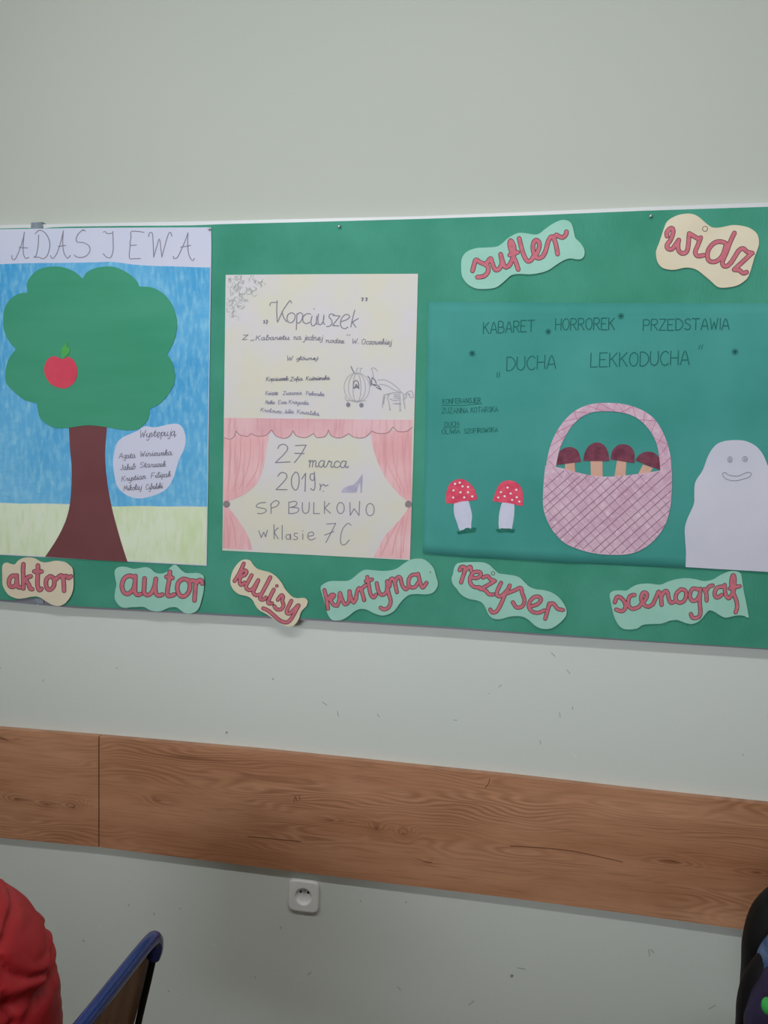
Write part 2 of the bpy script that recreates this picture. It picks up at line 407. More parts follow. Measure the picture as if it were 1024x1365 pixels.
# ------------------------------------------------------------------ structure
X0, X1, Y1, H = -3.0, 3.4, -5.2, 3.1
def struct(name, b, mat):
    o = box(name, b, mat); o['kind'] = 'structure'; return o
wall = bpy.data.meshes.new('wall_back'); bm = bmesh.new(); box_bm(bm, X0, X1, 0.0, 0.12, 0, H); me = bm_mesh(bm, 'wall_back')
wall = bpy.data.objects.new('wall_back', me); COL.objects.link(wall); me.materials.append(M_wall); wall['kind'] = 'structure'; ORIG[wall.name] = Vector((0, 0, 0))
struct('floor', (X0 - .12, X1 + .12, Y1 - .12, 0.12, -0.1, 0), M_floor)
struct('ceiling', (X0 - .12, X1 + .12, Y1 - .12, 0.12, H, H + .1), M_ceil)
struct('wall_left', (X0 - .12, X0, Y1, 0.0, 0, H), M_room)
struct('wall_right', (X1, X1 + .12, Y1, 0.0, 0, H), M_room)
struct('wall_front', (X0, X1, Y1 - .12, Y1, 0, H), M_room)
# scuffs and chips on the lower coat of paint
sc_d = Z('450,948 451,955|430,936 436,940|503,952 506,956|665,916 669,913|746,950 747,956|763,942 764,946|720,987 721,992|605,960 609,960|756,893 760,898|652,924 653,925|374,1235 374,1238|224,1320 226,1322|340,1302 341,1304|240,1210 241,1212|205,1217 206,1220|172,1205 171,1208|625,1340 632,1334|872,1270 868,1266|945,1345 954,1340|480,1200 482,1202|990,1005 991,1007|57,906 58,908|155,890 157,891|410,1300 415,1296|740,875 735,870|865,1265 866,1275|690,1290 700,1292|530,1315 534,1320')
o = ribbons('scuff_mark', sc_d, 1.0, 0.0006, new_mat('scuff', C(150, 156, 150), .9), wall); o['kind'] = 'stuff'
sc_w = Z('762,1003 768,1009|132,1237 136,1234|284,1261 287,1260')
o = ribbons('paint_chip', sc_w, 2.2, 0.0006, new_mat('chip', C(205, 208, 204), .9), wall); o['kind'] = 'stuff'

# ------------------------------------------------------------------ display board (folding school board covered with green paper)
top = Z('-300,309 0,300 100,298.2 160,297 256,295.2 300,294.2 400,291.8 560,288.3 720,281.8 860,276 1024,270 1300,260')[0]
clo = Z('-300,312 0,304.6 100,302 160,301.2 256,300.3 300,298.6 400,296.2 560,291.8 720,286.6 860,280.8 1024,275.6 1300,266')[0]
bot = Z('-300,778 0,799 100,808 160,811 256,816 300,818.5 420,824.8 596,835.5 720,844.5 860,854 1024,864.5 1300,884')[0]
fbo = [(x, y + (2.6 if x < 780 else 1.6)) for x, y in bot]
board = empty('display_board', P(512, 832, 0.0), 'wide green paper-covered school display board in a thin aluminium frame', 'display board')
def cut(line, xa, xb):
    def at(x):
        for (a, b) in zip(line, line[1:]):
            if a[0] <= x <= b[0]: return a[1] + (b[1] - a[1]) * (x - a[0]) / (b[0] - a[0])
        return line[-1][1]
    return [(xa, at(xa))] + [p for p in line if xa < p[0] < xb] + [(xb, at(xb))]
def vcut(line, xs): return [(x, cut(line, x, x + .01)[0][1]) for x in xs]
def band(name, A, B, xa, xb, yf, yb, mat, par, bev=0):
    xs = sorted(set([xa, xb] + [p[0] for p in A if xa < p[0] < xb] + [p[0] for p in B if xa < p[0] < xb]))
    return strip(name, vcut(A, xs), vcut(B, xs), yf, yb, mat, par, bev)
def shift(line, d): return [(x, y + d) for x, y in line]
band('backing_panel', shift(top, 2), shift(bot, -1), 51, 1300, -0.018, -0.001, M_core, board)
band('wing_panel', shift(top, 2), shift(bot, -1), -300, 49, -0.018, -0.001, M_core, board)
# rail profile: flat face, bevelled edges; top rail's glint painted in as pale colour
band('top_rail', top, shift(clo, 3), 51, 1300, -0.0225, -0.001, M_alu, board, 0.0012)
band('top_rail', top, shift(clo, 3), -300, 48.5, -0.0225, -0.001, M_alu, board, 0.0012)
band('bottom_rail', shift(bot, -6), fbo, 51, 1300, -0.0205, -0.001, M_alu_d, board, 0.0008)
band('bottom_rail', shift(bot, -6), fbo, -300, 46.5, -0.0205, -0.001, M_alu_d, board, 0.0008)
h = sheet('hinge_clip', Z('41.5,296.6 56.5,296 57.5,304.3 41,304.8')[0], 0.0240, M_clip, board, 0.02); h['label'] = 'grey hinge clip on the top rail'
h = sheet('hinge_clip', Z('46,795 58,798.5 58,805 46,804.5')[0], 0.0225, M_clip, board, 0.018); h['label'] = 'grey hinge clip on the bottom rail'
cl_top = [(x, y) for x, y in clo]
cl_top = cut(clo, -300, 40) + [(48, 305), (60, 304.6), (66, 303.2), (90, 302.2)] + cut(clo, 100, 1300)
cl_bot = cut(bot, -300, 18) + [(26, 798.6), (40, 797), (62, 798.5), (72, 803.5), (82, 807)] + cut(bot, 92, 1300)
# crepe paper face with faint sag and puckers
bm = bmesh.new()
def yat(line, x): return cut(line, x, x + .01)[0][1]
NX, NZ = 220, 60; grid = []
for i in range(NX + 1):
    x = -300 + 1600 * i / NX; a = yat(cl_top, min(x, 1299.9)); b = yat(cl_bot, min(x, 1299.9)); rowv = []
    for j in range(NZ + 1):
        y = a + (b - a) * j / NZ
        p = P(x, y, 0.0232)
        q = noise.noise(Vector((p.x * 5, 0, p.z * 2.2))) * 0.0006 + noise.noise(Vector((p.x * 19, 3, p.z * 6))) * 0.0003
        p.y -= q * min(1, j / 3, (NZ - j) / 3); rowv.append(bm.verts.new(p))
    grid.append(rowv)
for i in range(NX):
    for j in range(NZ): bm.faces.new((grid[i][j], grid[i][j + 1], grid[i + 1][j + 1], grid[i + 1][j]))
bmesh.ops.recalc_face_normals(bm, faces=bm.faces)
for f in bm.faces:
    if f.normal.y > 0: f.normal_flip()
me = bpy.data.meshes.new('green_paper'); bm.to_mesh(me); bm.free()
cl = link('paper_cover', me, M_green, board, True)
cl['label'] = 'green crepe paper stretched over the board'

# ------------------------------------------------------------------ wooden rail
rail = empty('wall_rail', P(512, 1180, 0), 'wide oak-coloured wooden bumper rail running along the wall above the socket', 'wall rail')
rt = Z('-300,955 0,971.5 132,982 350,1001 512,1017.8 680,1035 850,1054.5 1024,1072.8 1300,1102')[0]
rb = Z('-300,1084 0,1116.8 132,1129.3 350,1156.5 512,1176.5 680,1197 850,1219.5 1024,1244 1300,1282')[0]
kn = []
for (px, py, a, rx, rz) in [(97, 1076, .060, .035, .022), (62, 1072, .045, .04, .018), (22, 1066, .04, .05, .016), (4, 985, .03, .05, .01), (212, 1067, .02, .04, .012), (502, 1105, .050, .030, .018), (538, 1111, .050, .026, .016), (440, 1094, .025, .05, .008),
                            (895, 1148, .035, .06, .012), (1010, 1163, .03, .05, .012), (570, 1149, .015, .03, .008), (250, 1010, .03, .28, .02)]:
    p = P(px, py, 0.018) - ORIG[rail.name]; kn.append((p.x, p.z, a, rx, rz))
M_wood = wood(kn)
band('plank', rt, rb, -300, 131.2, -0.018, -0.0005, M_wood, rail, 0.0008)
band('plank', rt, rb, 132.6, 1300, -0.018, -0.0005, M_wood, rail, 0.0008)
for g_ in Z('330,1115 352,1117 372,1119 401,1122|565,1148 570,1149.5 576,1149.5|647,1050 651,1045 653,1038|392,1069 394,1062 396,1068|399,1061 400,1067|680,1128 720,1130 760,1134 790,1140 830,1149|0,983 6,985 11,987', 0, 0, 1): ribbons('crack', [g_], 1.1, 0.0186, M_crack, rail)

# ------------------------------------------------------------------ single-stroke alphabets
CAPS = {'A': '0,0 2,6 4,0|.8,2 3.2,2', 'B': '0,0 0,6 2.5,5.8 3,4.6 2.5,3.3 0,3.1|0,3.1 3,2.8 3.6,1.5 2.8,.2 0,0', 'C': '3.6,5 2.6,6 1,5.4 0,3 1,.5 2.6,0 3.7,.8',
        'D': '0,0 0,6|0,6 2,5.8 3.7,4 3.7,2 2,.1 0,0', 'E': '3.4,6 0,6|0,6 0,0|0,0 3.5,0|0,3.1 2.5,3.1', 'F': '3.4,6 0,6|0,6 0,0|0,3.1 2.5,3.1', 'H': '0,0 0,6|3.4,0 3.4,6|0,3 3.4,3',
        'I': '.4,0 .4,6', 'J': '2.2,6 2.2,1 1,0 0,.9', 'K': '0,0 0,6|3.3,6 0,2.7|1,3.6 3.5,0', 'L': '0,6 0,0|0,0 3,0', 'M': '0,0 .4,6|.4,6 2,2|2,2 3.6,6|3.6,6 4,0',
        'N': '0,0 0,6|0,6 3.4,0|3.4,0 3.4,6', 'O': '2,6 .5,5 0,3 .5,1 2,0 3.3,1 3.8,3 3.4,5 2,6', 'P': '0,0 0,6|0,6 2.6,5.9 3.4,4.6 2.6,3.1 0,3',
        'R': '0,0 0,6|0,6 2.6,5.9 3.4,4.6 2.6,3.2 0,3|1.4,3 3.6,0', 'S': '3.4,5.2 2,6 .5,5 .8,3.7 3,2.6 3.4,1 2,0 .2,.8', 'T': '0,6 4,6|2,6 2,0',
        'U': '0,6 0,1.5 1.7,0 3.4,1.5 3.4,6', 'W': '0,6 1,0|1,0 2.2,4|2.2,4 3.2,0|3.2,0 4.2,6', 'Y': '0,6 1.9,3|3.8,6 1.9,3|1.9,3 1.9,0', 'Z': '0,6 3.6,6|3.6,6 0,0|0,0 3.6,0', '7': '0,6 3.4,6 1,0|.8,3 3,3'}
LOW = {'a': '3,3 1.5,3.6 .2,2 .8,.2 2.2,.4 3,3.4|3,3.4 2.8,1 3.6,0 4.4,.8', 'b': '0,1 1.2,5 1.2,6.4 .5,6 .5,1 1.5,0 2.8,1.6 2.2,3.3 3.6,3', 'c': '2.8,2.8 1.6,3.5 .3,2.2 .6,.4 1.8,0 3.2,.8',
       'd': '2.8,3 1.4,3.5 .2,2 .8,.1 2.2,.5 3,6.2|3,6.2 2.9,.8 3.8,.2', 'e': '0,.8 1.8,1.8 2.4,3 1.4,3.5 .4,2.4 .6,.4 1.8,0 3.2,.9', 'f': '0,1 1.8,5 1.4,6.4 .8,5.5 1,-2.2|.1,2.6 2.2,2.8',
       'g': '2.8,3 1.4,3.5 .3,2 .9,.3 2.2,.6 3,3.5|3,3.5 2.9,-1.5 1.8,-2.8 .6,-2', 'h': '0,1 1.3,5.4 .9,6.4 .4,5 .4,0|.4,2 1.7,3.5 2.5,2.6 2.5,.7 3.4,.6', 'i': '0,1 1,3.4 .9,.8 1.5,0 2.3,.8|1.2,4.9 1.3,5.2',
       'j': '1.2,3.5 1.2,-1.5 .2,-2.6 -.4,-1.8|1.4,4.9 1.5,5.2', 'k': '0,1 1.3,5.4 .9,6.4 .4,5 .4,0|.5,1.6 2,3.3 2.2,2.4 .8,1.8 2,.2 3.2,.6', 'l': '0,1 1.6,5 1.2,6.4 .6,5 .8,.8 1.5,0 2.4,.8',
       'm': '0,3 .5,3.5 .6,0|.6,2.2 1.5,3.5 2.1,2.8 2.1,0|2.1,2.2 3,3.5 3.7,2.8 3.7,.8 4.3,0 5,.7', 'n': '0,3 .5,3.5 .6,0|.6,2.2 1.7,3.5 2.4,2.8 2.4,.8 3,0 3.8,.7',
       'o': '1.5,3.5 .3,2.4 .4,.8 1.5,0 2.7,1 2.6,2.8 1.5,3.5 3.4,2.8', 'p': '0,1 .8,3.5 .7,-2.6|.7,2.4 1.9,3.5 2.9,2.2 2.1,.2 .8,.4', 'r': '0,1 .8,3.6 1.2,2.9 2.2,3 2.1,.7 2.8,0 3.4,.8',
       's': '0,.8 1.5,3.5 2,1.4 1.4,0 .3,.4|1.4,0 3,.8', 't': '0,1 1.2,5.6 1,.8 1.7,0 2.6,.8|.3,3.6 2,3.7', 'u': '0,1 .6,3.5 .6,.8 1.4,0 2.6,1.2 2.8,3.5|2.8,3.5 2.7,.7 3.3,0 4,.8',
       'w': '0,3 .5,3.4 .6,.6 1.4,0 2.3,1.4 2.4,3.3|2.4,3.3 2.4,.7 3.2,0 4.2,1.6 4.2,3.5 4.9,3', 'y': '0,1 .6,3.5 .6,.8 1.4,0 2.6,1.2 2.8,3.5|2.8,3.5 2.7,-1.8 1.7,-2.8 .7,-2', 'z': '0,2.8 .8,3.5 2.6,3.2 .2,.2 1.4,.4 3,.3',
       ':': '.6,.3 .7,.5|.6,2.6 .7,2.8', '.': '.5,0 .6,.2', '"': '0,5 .3,6|1,5 1.3,6', ',': '.2,-1 .7,.5|1.2,-1 1.7,.5'}
BASE = {'ą': ('a', '3.6,0 3.1,-1 3.8,-1.3'), 'ę': ('e', '1.8,0 1.4,-1 2.1,-1.3'), 'ł': ('l', '.1,2.8 1.9,4'), 'ś': ('s', '1.6,4.6 2.2,5.6'), 'ó': ('o', '1.6,4.6 2.2,5.6'), 'ż': ('z', '1.5,4.6 1.6,4.8')}
def glyph(ch):
    if ch in BASE: b, ex = BASE[ch]; return LOW[b] + '|' + ex
    return CAPS.get(ch) or LOW.get(ch)
def word(text, x0, y0, x1, y1, cap, slant=0.0, jit=0.0):
    """strokes of one word from baseline (x0,y0) to (x1,y1); cap = capital height in px"""
    u = cap / 6.0; x = 0; raw = []
    for ch in text:
        if ch == ' ': x += 2.5; continue
        g = glyph(ch); mx = 0; off = random.uniform(-jit, jit)
        for st in g.split('|'):
            pts = [tuple(float(v) for v in p.split(',')) for p in st.split()]
            mx = max(mx, max(p[0] for p in pts)); raw.append([(x + p[0] + slant * p[1], p[1] + off, ch in CAPS) for p in pts])
        x += mx + (1.0 if ch in CAPS else 0.05)
    tot = max(x - 0.6, 1); out = []
    for st in raw:
        out.append([(x0 + (x1 - x0) * px_ / tot + 0, y0 + (y1 - y0) * px_ / tot - py_ * u) for px_, py_, _ in st])
    return out

# ------------------------------------------------------------------ poster with the tree
O1 = 0.0252
poster1 = sheet('tree_poster', Z('-44,307.5 0,305.6 130,303.6 281.5,303 281.8,330 279.5,480 277.3,640 275.6,754.3 170,748.6 60,742.8 0,739.6 -44,737')[0], O1, M_white, thick=0.0008)
tag(poster1, 'poster of a big green apple tree on a blue crayon sky', 'poster')
sky = smooth(Z('-42,352 0,352 30,351 55,350.5 90,350.3 130,349.5 150,349 178,352.5 205,354.4 240,355.3 262,356.2 280.3,356.4', 0, 0)[0], n=3)
sky += Z('280.2,356.6 278.6,480 276.8,600 275.9,675.5')[0] + smooth(Z('275.8,675.5 250,674.6 220,675.2 190,674.4 150,675.3 120,673.4 90,671.7 60,671 30,671.4 0,670 -42,669')[0], n=3)[1:]
o = sheet('crayon_sky', sky, O1 + .0004, M_sky, poster1, .0003); o['label'] = 'blue hatched crayon sky'
o = sheet('crayon_meadow', Z('-42,669.5 0,670.4 60,671.4 120,673.7 190,674.8 275.6,675.9 274.8,753 170,747.6 60,741.8 -42,736.5')[0], O1 + .00035, M_meadow, poster1, .0003); o['label'] = 'pale green crayon meadow'
o = sheet('name_cloud', smooth(Z('60,520 75,400 110,280 180,210 280,165 370,125 450,75 560,88 640,75 750,50 840,45 900,80 940,170 945,270 920,370 870,470 830,600 790,720 720,830 620,895 500,935 400,955 290,940 190,890 110,800 80,680', 144, 560, 9.143)[0], True, 4), O1 + .0006, M_white, poster1, .0003)
o['label'] = 'white cloud left blank for the names'
trunk = Z('313,228 316,330 324,430 322,560 308,650 268,740 205,828 390,838 580,850', 0, 500, 3.4133)[0]
tl = smooth(Z('313,228 318,330 326,430 321,560 303,650 262,740 205,827', 0, 500, 3.4133)[0]); tr_ = smooth(Z('580,850 545,740 508,600 487,480 478,370 484,270 488,225', 0, 500, 3.4133)[0])
o = sheet('tree_trunk', tl + tr_, O1 + .0009, M_trunk, poster1, .0006); o['label'] = 'brown card trunk flaring at its foot'
A_ = 'a'
c1 = Z('125,410 125,410 122,370 140,335 175,305 225,292 280,293 330,310 358,330 375,347 375,347 398,315 450,294 520,293 580,320 618,352 634,382 634,382 690,386 740,412 780,460 802,520 805,570 795,620 778,660 760,691 760,691 785,730 796,780 792,828', 0, 270, 3.4133)[0]
c2 = Z('778,66 760,95 722,133 680,154 680,154 678,190 655,225 620,248 560,250 490,238 420,229 370,231 310,240 250,240 205,218 178,185 168,128 168,128 110,112 60,72', 0, 500, 3.4133)[0]
c3 = Z('28,820 25,770 38,715 72,667 72,667 40,630 18,580 15,520 25,470 55,432 92,413', 0, 270, 3.4133)[0]
o = sheet('tree_crown', smooth(c1 + c2 + c3, True, 5), O1 + .0016, M_crown, poster1, .0006); o['label'] = 'scalloped green card tree crown'
ap = sheet('apple', smooth(Z('205,735 225,706 255,700 282,712 312,702 340,725 352,770 340,815 305,843 270,843 230,825 203,780', 0, 270, 3.4133)[0], True, 4), O1 + .0023, M_apple, poster1, .0005); ap['label'] = 'red paper apple stuck to the crown'
sheet('apple_leaf', smooth(Z('283,706 280,672 292,650 303,636 306,655 318,668 308,694 292,704', 0, 270, 3.4133)[0], True, 4), O1 + .0027, M_leaf, ap, .0004)
t1 = Z('100,285 105,315 130,315 165,240 195,150 208,85|208,85 198,180 200,270 220,310 245,300|162,218 235,220|330,110 325,200 310,280 290,300 330,300 370,312 405,280 425,200 410,130 370,80 330,72 300,100|430,285 445,310 475,285 510,200 540,75|540,75 535,180 545,260 575,308 600,285|495,208 560,200|725,75 705,68 665,105 650,150 665,172 710,175 755,200 768,240 740,285 690,303 650,295 635,280|700,66 728,76|880,85 900,82 915,98 960,95|962,80 965,160 965,240 945,300 910,300 880,270', 0, 296, 6.4)
t1 += Z('410,88 360,80 300,82 298,130 292,195 345,195|292,195 285,305 330,312 380,310|450,125 455,95 480,95 487,170 492,300|492,300 515,220 540,145 552,220 562,300|562,300 585,210 615,110 635,88 648,120|660,290 665,312 695,300 730,230 765,150 785,90|785,90 782,180 790,270 820,328 840,310|722,215 808,200', 128, 296, 6.4)
letters('title_letter', t1, 1.15, O1 + .0003, M_pencil, poster1)
B = lambda x, y: (144 + x / 9.143, 560 + y / 9.143)
def line_words(spec, f, sl=0.15, jit=0.15):
    out = []
    for (t, x0, y0, x1, y1, cap) in spec:
        a = f(x0, y0); b = f(x1, y1); out += word(t, a[0], a[1], b[0], b[1], cap, sl, jit)
    return out
words('handwritten_name', ([('Występują', 385, 212, 820, 185, 9.5), ('Agata', 135, 465, 330, 460, 7), ('Winiewska', 390, 445, 775, 425, 7), ('Jakub', 150, 607, 330, 600, 7.2), ('Starszek', 385, 580, 700, 565, 7),
        ('Krystian', 165, 750, 455, 715, 7), ('Filipak', 525, 708, 760, 690, 7), ('Mikołaj', 190, 862, 400, 845, 7), ('Cybulski', 460, 850, 660, 828, 7)]), B, 0.8, O1 + .0009, M_pencil_d, poster1, n=3)
# faint pencil scratches in the sky, right of the crown
def pin(px, py, label, r=0.0032):
    bm = bmesh.new(); c = P(px, py, 0.0262)
    rs = [(0, 0.0), (.25, .0006), (.6, .0008), (1, .0012), (1, .0026), (.8, .0034), (.4, .0040), (0.02, .0042)]
    prof = [(0.001, .0), (r * .45, .0), (r * .45, .002), (r, .0022), (r * 1.02, .0032), (r * .75, .0044), (r * .3, .0050), (.0002, .0051)]
    rings = []
    for (rad, dy) in prof: rings.append([bm.verts.new((c.x + rad * math.cos(2 * math.pi * j / 14), c.y + .0008 - dy, c.z + rad * math.sin(2 * math.pi * j / 14))) for j in range(14)])
    for a, b in zip(rings, rings[1:]):
        for j in range(14): bm.faces.new((a[j], a[(j + 1) % 14], b[(j + 1) % 14], b[j]))
    bm.faces.new(rings[0]); bm.faces.new(rings[-1])
    return tag(link('drawing_pin', bm_mesh(bm, 'drawing_pin'), M_pin, None, True), label, 'drawing pin', 'silver drawing pins in the green board')
pin(279.2, 305.8, 'silver drawing pin in the top right corner of the tree poster')
pin(452.3, 302.2, 'silver drawing pin above the yellowish theatre poster')
pin(867.6, 288.4, 'silver drawing pin just left of the cream widz tag')
pin(573.8, 762.2, 'tiny pin in the right end of the mint kurtyna tag', .0018)

# ------------------------------------------------------------------ poster with the stage curtain
O2 = 0.0252
poster2 = sheet('theatre_poster', Z('300.9,366.4 430,365.4 557.4,364.9 554.5,480 551,610 546.6,746.6 420,740 296.6,733.8 298.5,560')[0], O2, M_cream, thick=0.0008)
tag(poster2, 'cream theatre poster with pink curtains and the date 27 marca 2019', 'poster')
V = lambda s: Z(s, 290, 540, 3.657)
sc1 = smooth(V('30,158 60,166 82,152 90,126')[0]) + smooth(V('90,126 108,144 145,152 163,138')[0])[1:] + smooth(V('163,138 190,150 235,148 264,120')[0])[1:] + smooth(V('264,120 285,150 325,162 352,150 368,124')[0])[1:] \
    + smooth(V('368,124 385,150 430,158 468,138')[0])[1:] + smooth(V('468,138 485,158 525,152 541,120')[0])[1:] + smooth(V('541,120 555,150 600,160 640,138')[0])[1:] + smooth(V('640,138 665,156 715,158 752,126')[0])[1:] \
    + smooth(V('752,126 785,138 830,134 856,106')[0])[1:] + smooth(V('856,106 880,128 920,128 950,108')[0])[1:]
val_top = V('952,72 700,70 400,66 200,64 32,62')[0]
o = sheet('curtain', smooth(V('30,150 140,140 244,138 240,200 233,260 215,330 190,385 140,430 85,457 45,470 28,472')[0], False, 4) , O2 + .0003, M_rose2, poster2, .0002)
o = sheet('curtain', smooth(V('744,130 752,180 768,240 795,310 830,370 880,430 925,467 945,468')[0], False, 4) + V('946,300 950,120')[0], O2 + .0003, M_rose2, poster2, .0002)
o = sheet('curtain', smooth(V('45,492 75,525 110,575 142,625 160,670 168,706')[0], False, 4) + V('26,698 28,498')[0], O2 + .0003, M_rose2, poster2, .0002)
o = sheet('curtain', smooth(V('932,497 905,540 860,590 815,640 785,695 763,742')[0], False, 4) + V('938,750 944,500')[0], O2 + .0003, M_rose2, poster2, .0002)
sheet('valance', sc1 + val_top, O2 + .0005, M_rose, poster2, .0002)
ribbons('valance_outline', [sc1], 0.9, O2 + .0007, new_mat('plum_line', C(156, 112, 124), .8), poster2, sm=False, caps=False)
for cx, cy in ((44, 483), (931, 483)):
    x, y = V('%d,%d' % (cx, cy))[0][0]
    sheet('curtain_tie', ell(x, y, 4.7, 4.7), O2 + .0008, mottled('grey_crayon', C(120, 108, 114), C(140, 128, 134), scale=80), poster2, .0002)
fold = V('60,170 62,240 58,330 50,420|110,165 112,240 100,330 75,420|160,160 160,240 140,330 105,410|205,160 205,230 190,320 140,400|60,540 80,600 90,690|40,540 50,620 55,690|850,150 855,240 875,330 915,430|900,150 905,250 915,340 930,430|800,150 810,220 840,310 895,415|900,560 870,640 850,730|925,540 910,640 905,720|880,570 830,660 800,730')
stuff(ribbons('curtain_fold_lines', fold, 0.9, O2 + .00055, new_mat('rose_fold_pencil', C(208, 146, 154), .8), poster2))
k1 = Z('510,380 520,350 555,345 590,345|588,325 583,430 590,555|740,352 725,325 690,370 650,430 618,500 592,555|640,440 655,500 690,552|735,455 700,480 695,530 725,562 765,540 780,490 760,460 735,455|800,465 795,560 792,635|795,480 830,455 860,475 850,530 820,565 798,560|945,470 905,465 865,500 865,550 900,572 935,555|960,490 948,550 960,592 990,585 1005,560|980,412 985,418|1012,490 1005,545 1015,580', 296, 360, 8)
k1 += Z('5,290 -2,350 10,395 35,390 55,350 60,300|60,300 52,370 68,395|85,415 87,416|160,295 125,290 110,320 135,350 140,385 115,412 90,415|150,305 220,310|220,310 145,405|145,405 210,410|225,370 290,345 318,315 290,293 250,315 225,370 235,420 270,438 300,420|370,250 350,320 330,420|335,380 370,355 405,335|345,370 360,395 382,425', 424, 380, 7.53)
letters('title_letter', k1, 1.25, O2 + .0004, M_pencil, poster2)
q = Z('446,540 454,548 448,568|474,535 484,545 474,572', 296, 360, 8) + Z('440,130 452,134 444,158|480,130 492,134 482,158', 424, 380, 7.53)
stuff(ribbons('quotation_marks', q, 1.9, O2 + .0004, M_pencil, poster2))
I_ = lambda x, y: (x, y)
words('handwritten_word', ([('Z', 323, 453, 330, 452.5, 6), (',', 334, 453.5, 337, 453.5, 5), ('Kabaretu', 341, 453.5, 385, 452.5, 6), ('na', 391, 452.5, 401, 452.5, 6.5), ('jednej', 405, 453, 429, 453.5, 7),
        ('nodze', 434, 456.5, 458, 457.5, 6), ('"', 460, 452.5, 463, 452.5, 6.5), ('W.', 469, 458, 477, 458, 6.5), ('Oczowskiej', 482, 459, 521, 459, 7)]), I_, 0.95, O2 + .0004, M_pencil, poster2, n=3)
words('handwritten_word', ([('W', 382, 480.5, 390, 480.5, 6.5), ('głównej:', 395, 480, 423, 479.5, 4.5), ('Kopciuszek:', 355, 508, 384, 507, 5.2), ('Zofia', 387, 508, 403, 507, 5.2), ('Kuśmierska', 408, 507, 439, 506, 5.2)]), I_, 0.85, O2 + .0004, M_pencil_d, poster2, n=3)
words('handwritten_word', ([('Książę:', 354, 526.5, 370, 526, 5.2), ('Zuzanna', 377, 526.5, 402, 526, 5), ('Piekarska', 408, 526.5, 432, 528, 5), ('Matka:', 354, 538.5, 366, 538.5, 4.8), ('Ewa', 371, 538.5, 382, 538.5, 5), ('Krzywda', 385, 538, 411, 539.5, 5),
        ('Krolowa:', 347.5, 548.5, 375, 551, 5), ('Julia', 379, 551, 391, 551, 5), ('Kowalska', 396, 551, 425, 554, 5)]), I_, 0.8, O2 + .0004, M_ink_blue, poster2, n=3)
d1 = Z('130,115 150,85 190,80 215,110 190,155 110,235|110,235 235,228|280,90 372,85|372,85 330,160 272,235|275,155 355,158|130,350 160,320 200,330 205,365 160,420 115,465|115,465 210,465|280,315 250,360 250,430 280,470 305,440 312,370 300,325 280,315|335,375 368,325|368,325 362,480|440,330 410,335 408,375 435,385 442,350 442,315|442,315 448,430 435,470 410,455|490,415 495,440 490,470|495,440 520,420 535,435 560,425|518,478 519,480', 350, 580, 6.4)
ribbons('handwritten_word', word('marca', 411, 622.5, 463, 623.5, 15, .1), 1.3, O2 + .0004, M_pencil, poster2)
letters('date_letter', d1, 1.3, O2 + .0004, M_pencil, poster2)
d2 = Z('110,60 60,65 35,95 100,110 115,130 80,150 45,148|155,70 155,150|150,75 190,45 220,60 200,90 160,105|300,55 298,150|300,60 350,50 365,70 345,90 310,100|310,100 375,105 372,135 340,148 300,150|410,60 410,120 430,148 460,130 465,60|503,60 500,150|500,150 548,150|590,50 588,148|630,65 592,105|592,105 638,148|795,60 798,165|798,165 830,110|830,110 870,165|870,165 875,50|55,290 75,345|75,345 95,300|95,300 110,340|110,340 125,285|178,240 180,355|215,265 183,300 215,355|245,245 245,360|312,315 315,362|370,310 345,312 345,330 370,345 360,362 335,358|413,315 413,360|413,290 414,292|455,335 500,325 490,300 460,310 455,345 480,365 515,350|605,235 680,230|680,230 645,300 600,385|590,325 665,295|805,245 780,230 740,270 720,340 725,395 755,402 790,365', 336, 660, 6.095)
d2 += [[(336 + x / 6.095, 660 + y / 6.095) for x, y in e] for e in (ring(720, 105, 30, 45), ring(960, 118, 33, 50), ring(293, 340, 17, 20))]
letters('place_letter', d2, 1.2, O2 + .0004, M_pencil, poster2)
o = sheet('drawn_shoe', Z('675,490 682,465 700,448 735,432 775,424 805,395 832,360 853,333 853,400 848,492 836,492 834,400 818,440 800,492', 350, 580, 6.4)[0], O2 + .0004, mottled('lilac_grey_pencil', C(152, 148, 172), C(172, 168, 188), scale=60), poster2, .0002); o['label'] = 'small grey high-heeled shoe'
Q = lambda s: Z(s, 450, 480, 9.309)
pk = [[(450 + x / 9.309, 480 + y / 9.309) for x, y in e] for e in (ring(240, 340, 158, 182, 20), ring(240, 340, 105, 178, 18), ring(240, 345, 50, 178, 16))] + Q('235,160 240,110 265,95|280,150 285,105 310,100|415,110 440,95 470,105 490,135|430,120 440,180 450,230|90,455 105,490 130,520|120,500 350,505')
stuff(ribbons('coach_outline', pk, 0.9, O2 + .0004, M_pencil_l, poster2))
pk2 = Q('168,80 185,120 212,165|172,90 195,140|195,350 200,280 225,255 250,262 262,300 262,350|205,345 235,330 268,355|210,340 260,335|215,350 232,300 255,345|375,200 400,235 408,290 415,320|430,215 425,290 470,320|440,225 465,250 480,290|425,300 500,315 540,365|480,335 540,368')
stuff(ribbons('coach_dark_lines', pk2, 1.2, O2 + .0005, M_pencil_d, poster2))
for x, y in ((133, 555), (297, 560)): sheet('coach_wheel', ell(450 + x / 9.309, 480 + y / 9.309, 2.9, 3.2), O2 + .0005, M_pencil, poster2, .0002)
hs = Q('500,250 580,245 660,280 740,340 790,400|520,300 620,320 700,370 780,400|800,405 830,430 870,395 920,385 940,430 935,465 900,460 880,420|700,405 800,405|700,430 780,430|700,450 780,455|700,470 780,475|575,440 560,520 555,585|570,435 600,425 640,430|640,430 620,470 640,540 650,615|820,430 820,500 838,600|775,470 775,560 778,625|600,425 690,405|690,540 790,545|650,480 700,500 760,495|855,420 850,460 830,480|870,410 900,430|585,450 570,540')
